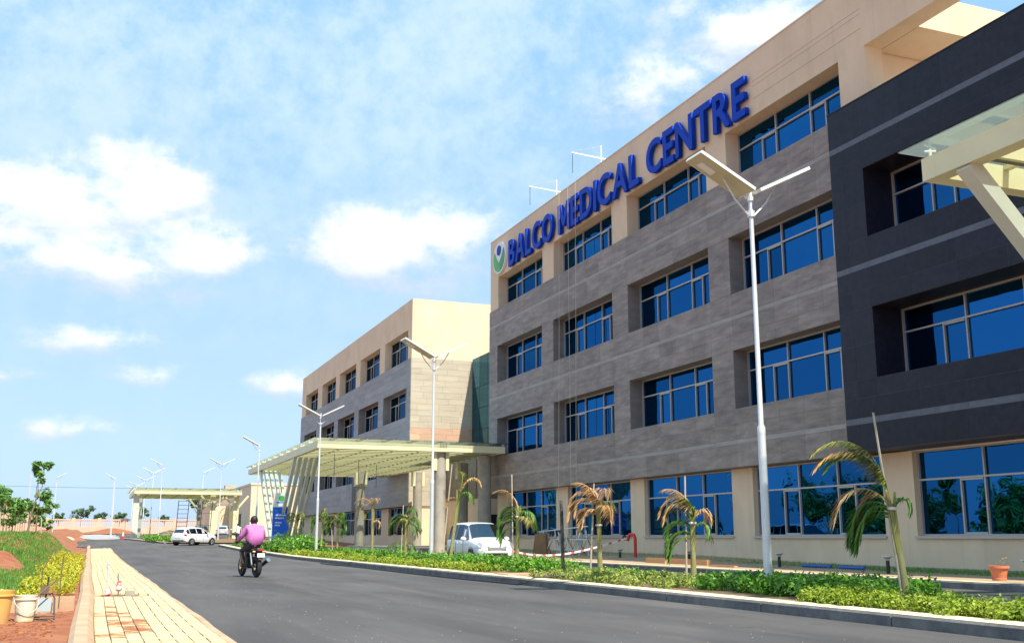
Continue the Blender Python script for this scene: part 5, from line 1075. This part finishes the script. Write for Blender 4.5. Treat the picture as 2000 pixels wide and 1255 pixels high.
MB().beam((-.6, 19.16, z+.12), (-.6, 19.27, z+.33), .20, .012, (0, 1, 0)).build('plate', m_greyp, tl); MB().tube([(-.74, 19.05, z+.06), (-.44, 19.05, z+.06)], .014, 6).build('axle_bar', m_steel, tl); MB().tube([(-.75, 18.95, z+.03), (-.42, 18.95, z+.03)], .012, 6).build('foot_bar', m_steel, tl)
MB().tube([(-.6, 19.4, z+.3), (-.58, 19.5, z+.66)], .016, 6).build('pump_rod', m_blk, tl); MB().box(-.68, -.56, 19.38, 19.46, z+.38, z+.52).build('pump_body', m_steel, tl)
for i, (x, y, h, lab) in enumerate(((-.72, 20.6, .95, 'bent rusty bar stuck in the shrub bed behind the cart'), (-.42, 20.8, .85, 'straight rusty bar standing right of the cart'))):
    tag(MB().tube([(x, y, -.1), (x, y, h*.6), (x + (.17 if i == 0 else .02), y, h)], .011, 6).build('steel_bar', m_steel), lab, 'bar', 'rusty bars')
pit_ = MB().box(.30, .96, 21.66, 22.66, .02, .035); struct(pit_.build('inspection_pit', m_bedsoil)); 
for i, (x, y, h, lab) in enumerate(((.40, 22.0, .62, 'taller galvanised pipe stub rising from the footway pit'), (.60, 22.35, .42, 'shorter rod wrapped in red and white tape in the footway pit'))):
    t = thing('pipe_stub', lab, 'pipe', (x, y, .03), group='pipe stubs in the pit')
    MB().tube([(0, 0, 0), (-.03, 0, h)], .017 if i == 0 else .010, 8).build('pipe', m_galv if i == 0 else m_steel, t, W=False)
    if i == 0: MB().tube([(-.03, 0, h-.02), (-.03, 0, h+.03)], .026, 8).build('cap', m_galv, t, W=False)
    MB().lathe([(.03, 0), (.06, .04), (.05, .12), (.03, .2 if i else .14)], (0, 0, .0 if i == 0 else .08), 10).build('tape_wrap', m_tape, t, W=False)
tag(MB().box(.72, .9, 22.2, 22.45, .03, .12).build('concrete_lump', m_conc), 'small concrete lump at the right end of the footway pit', 'rubble')
tag(MB().tube([(-4.6, 36.5, zl(-4.2, 36)+.12), (-1.95, 36.0, zl(-1.95, 36)+.13)], .045, 8).build('drain_pipe', m_hose), 'dark pipe lying across the grassy mound', 'pipe')
# site ladders / frames under the far canopy
for i, (x, y, lab) in enumerate(((8.6, 112, 'left-hand dark ladder frame standing under the far canopy'), (11.0, 113, 'right-hand dark frame standing under the far canopy'))):
    t = thing('ladder_frame', lab, 'ladder', (x, y, zt(y)+.05), R(-8), 'dark ladder frames'); hgt = 3.9
    for s in (-.5, .5): MB().tube([(s-.15, 0, 0), (s, 0, hgt)], .04, 6).build('rail', m_blk, t, W=False)
    for k in range(9 if i == 0 else 3): zz = hgt - .03 - k*(.42 if i == 0 else 1.2); MB().tube([(-.5-.15*(1-zz/hgt), 0, zz), (.5-.15*(1-zz/hgt), 0, zz)], .028, 6).build('rung', m_blk, t, W=False)
# soil heaps and sacks at the road end
def heap(name, label, x, y, r, h, mat, seed, cat='heap'):
    g = random.Random(seed); prof = []; n = 18; mb = MB(); rings = [(1, 0), (.8, .22), (.55, .55), (.3, .85), (.08, 1)]
    vs = [(x + r*a*math.cos(2*math.pi*k/n)*g.uniform(.85, 1.15), y + r*a*math.sin(2*math.pi*k/n)*g.uniform(.85, 1.15)*1.3, zt(y) - .05 + h*b*g.uniform(.85, 1.1)) for a, b in rings for k in range(n)]
    fs = [(i*n+k, i*n+(k+1) % n, (i+1)*n+(k+1) % n, (i+1)*n+k) for i in range(4) for k in range(n)] + [tuple(4*n+k for k in range(n))]
    return tag(mb.add(vs, fs).build(name, mat, smooth=True), label, cat, 'soil heaps')
heap('soil_heap', 'red soil heap beside the end of the asphalt', -1.6, 112, 1.6, .55, m_soil, 1); heap('soil_heap', 'brown soil heap under the left part of the far canopy', 9.5, 140, 3., 1.0, m_verge, 2); heap('soil_heap', 'long red soil bank before the boundary wall', 3.5, 190, 5., .9, m_soil, 3)
heap('soil_heap', 'red earth bank at the foot of the wall left of the gravel', -4.2, 170, 3.2, .8, m_soil, 4)
o = MB().ball((-2.0, 106, zt(106)+.2), (.75, .4, .32), 12, 8).build('sack', m_bucketw, None, smooth=True); tag(o, 'pale sack lying at the left end of the asphalt', 'sack')
bar_ = thing('road_cone', 'small red and white marker at the tip of the island kerb', 'cone', (3.2, 117.5, zt(117))); MB().lathe([(.24, 0), (.24, .04), (.15, .05), (.10, .38)], n=14).build('base', m_redp, bar_, W=False); MB().lathe([(.10, .38), (.06, .62), (.03, .8), (.001, .8)], n=14).build('sleeve', m_white, bar_, W=False)
# overhead wire
o = MB().tube([(-60, 260, 12.4)] + [(x, 260, 12 + .0003*x*x) for x in range(-40, 81, 20)], .03, 4).build('overhead_wire', m_hose); tag(o, 'thin overhead wire crossing the low sky at left', 'wire')
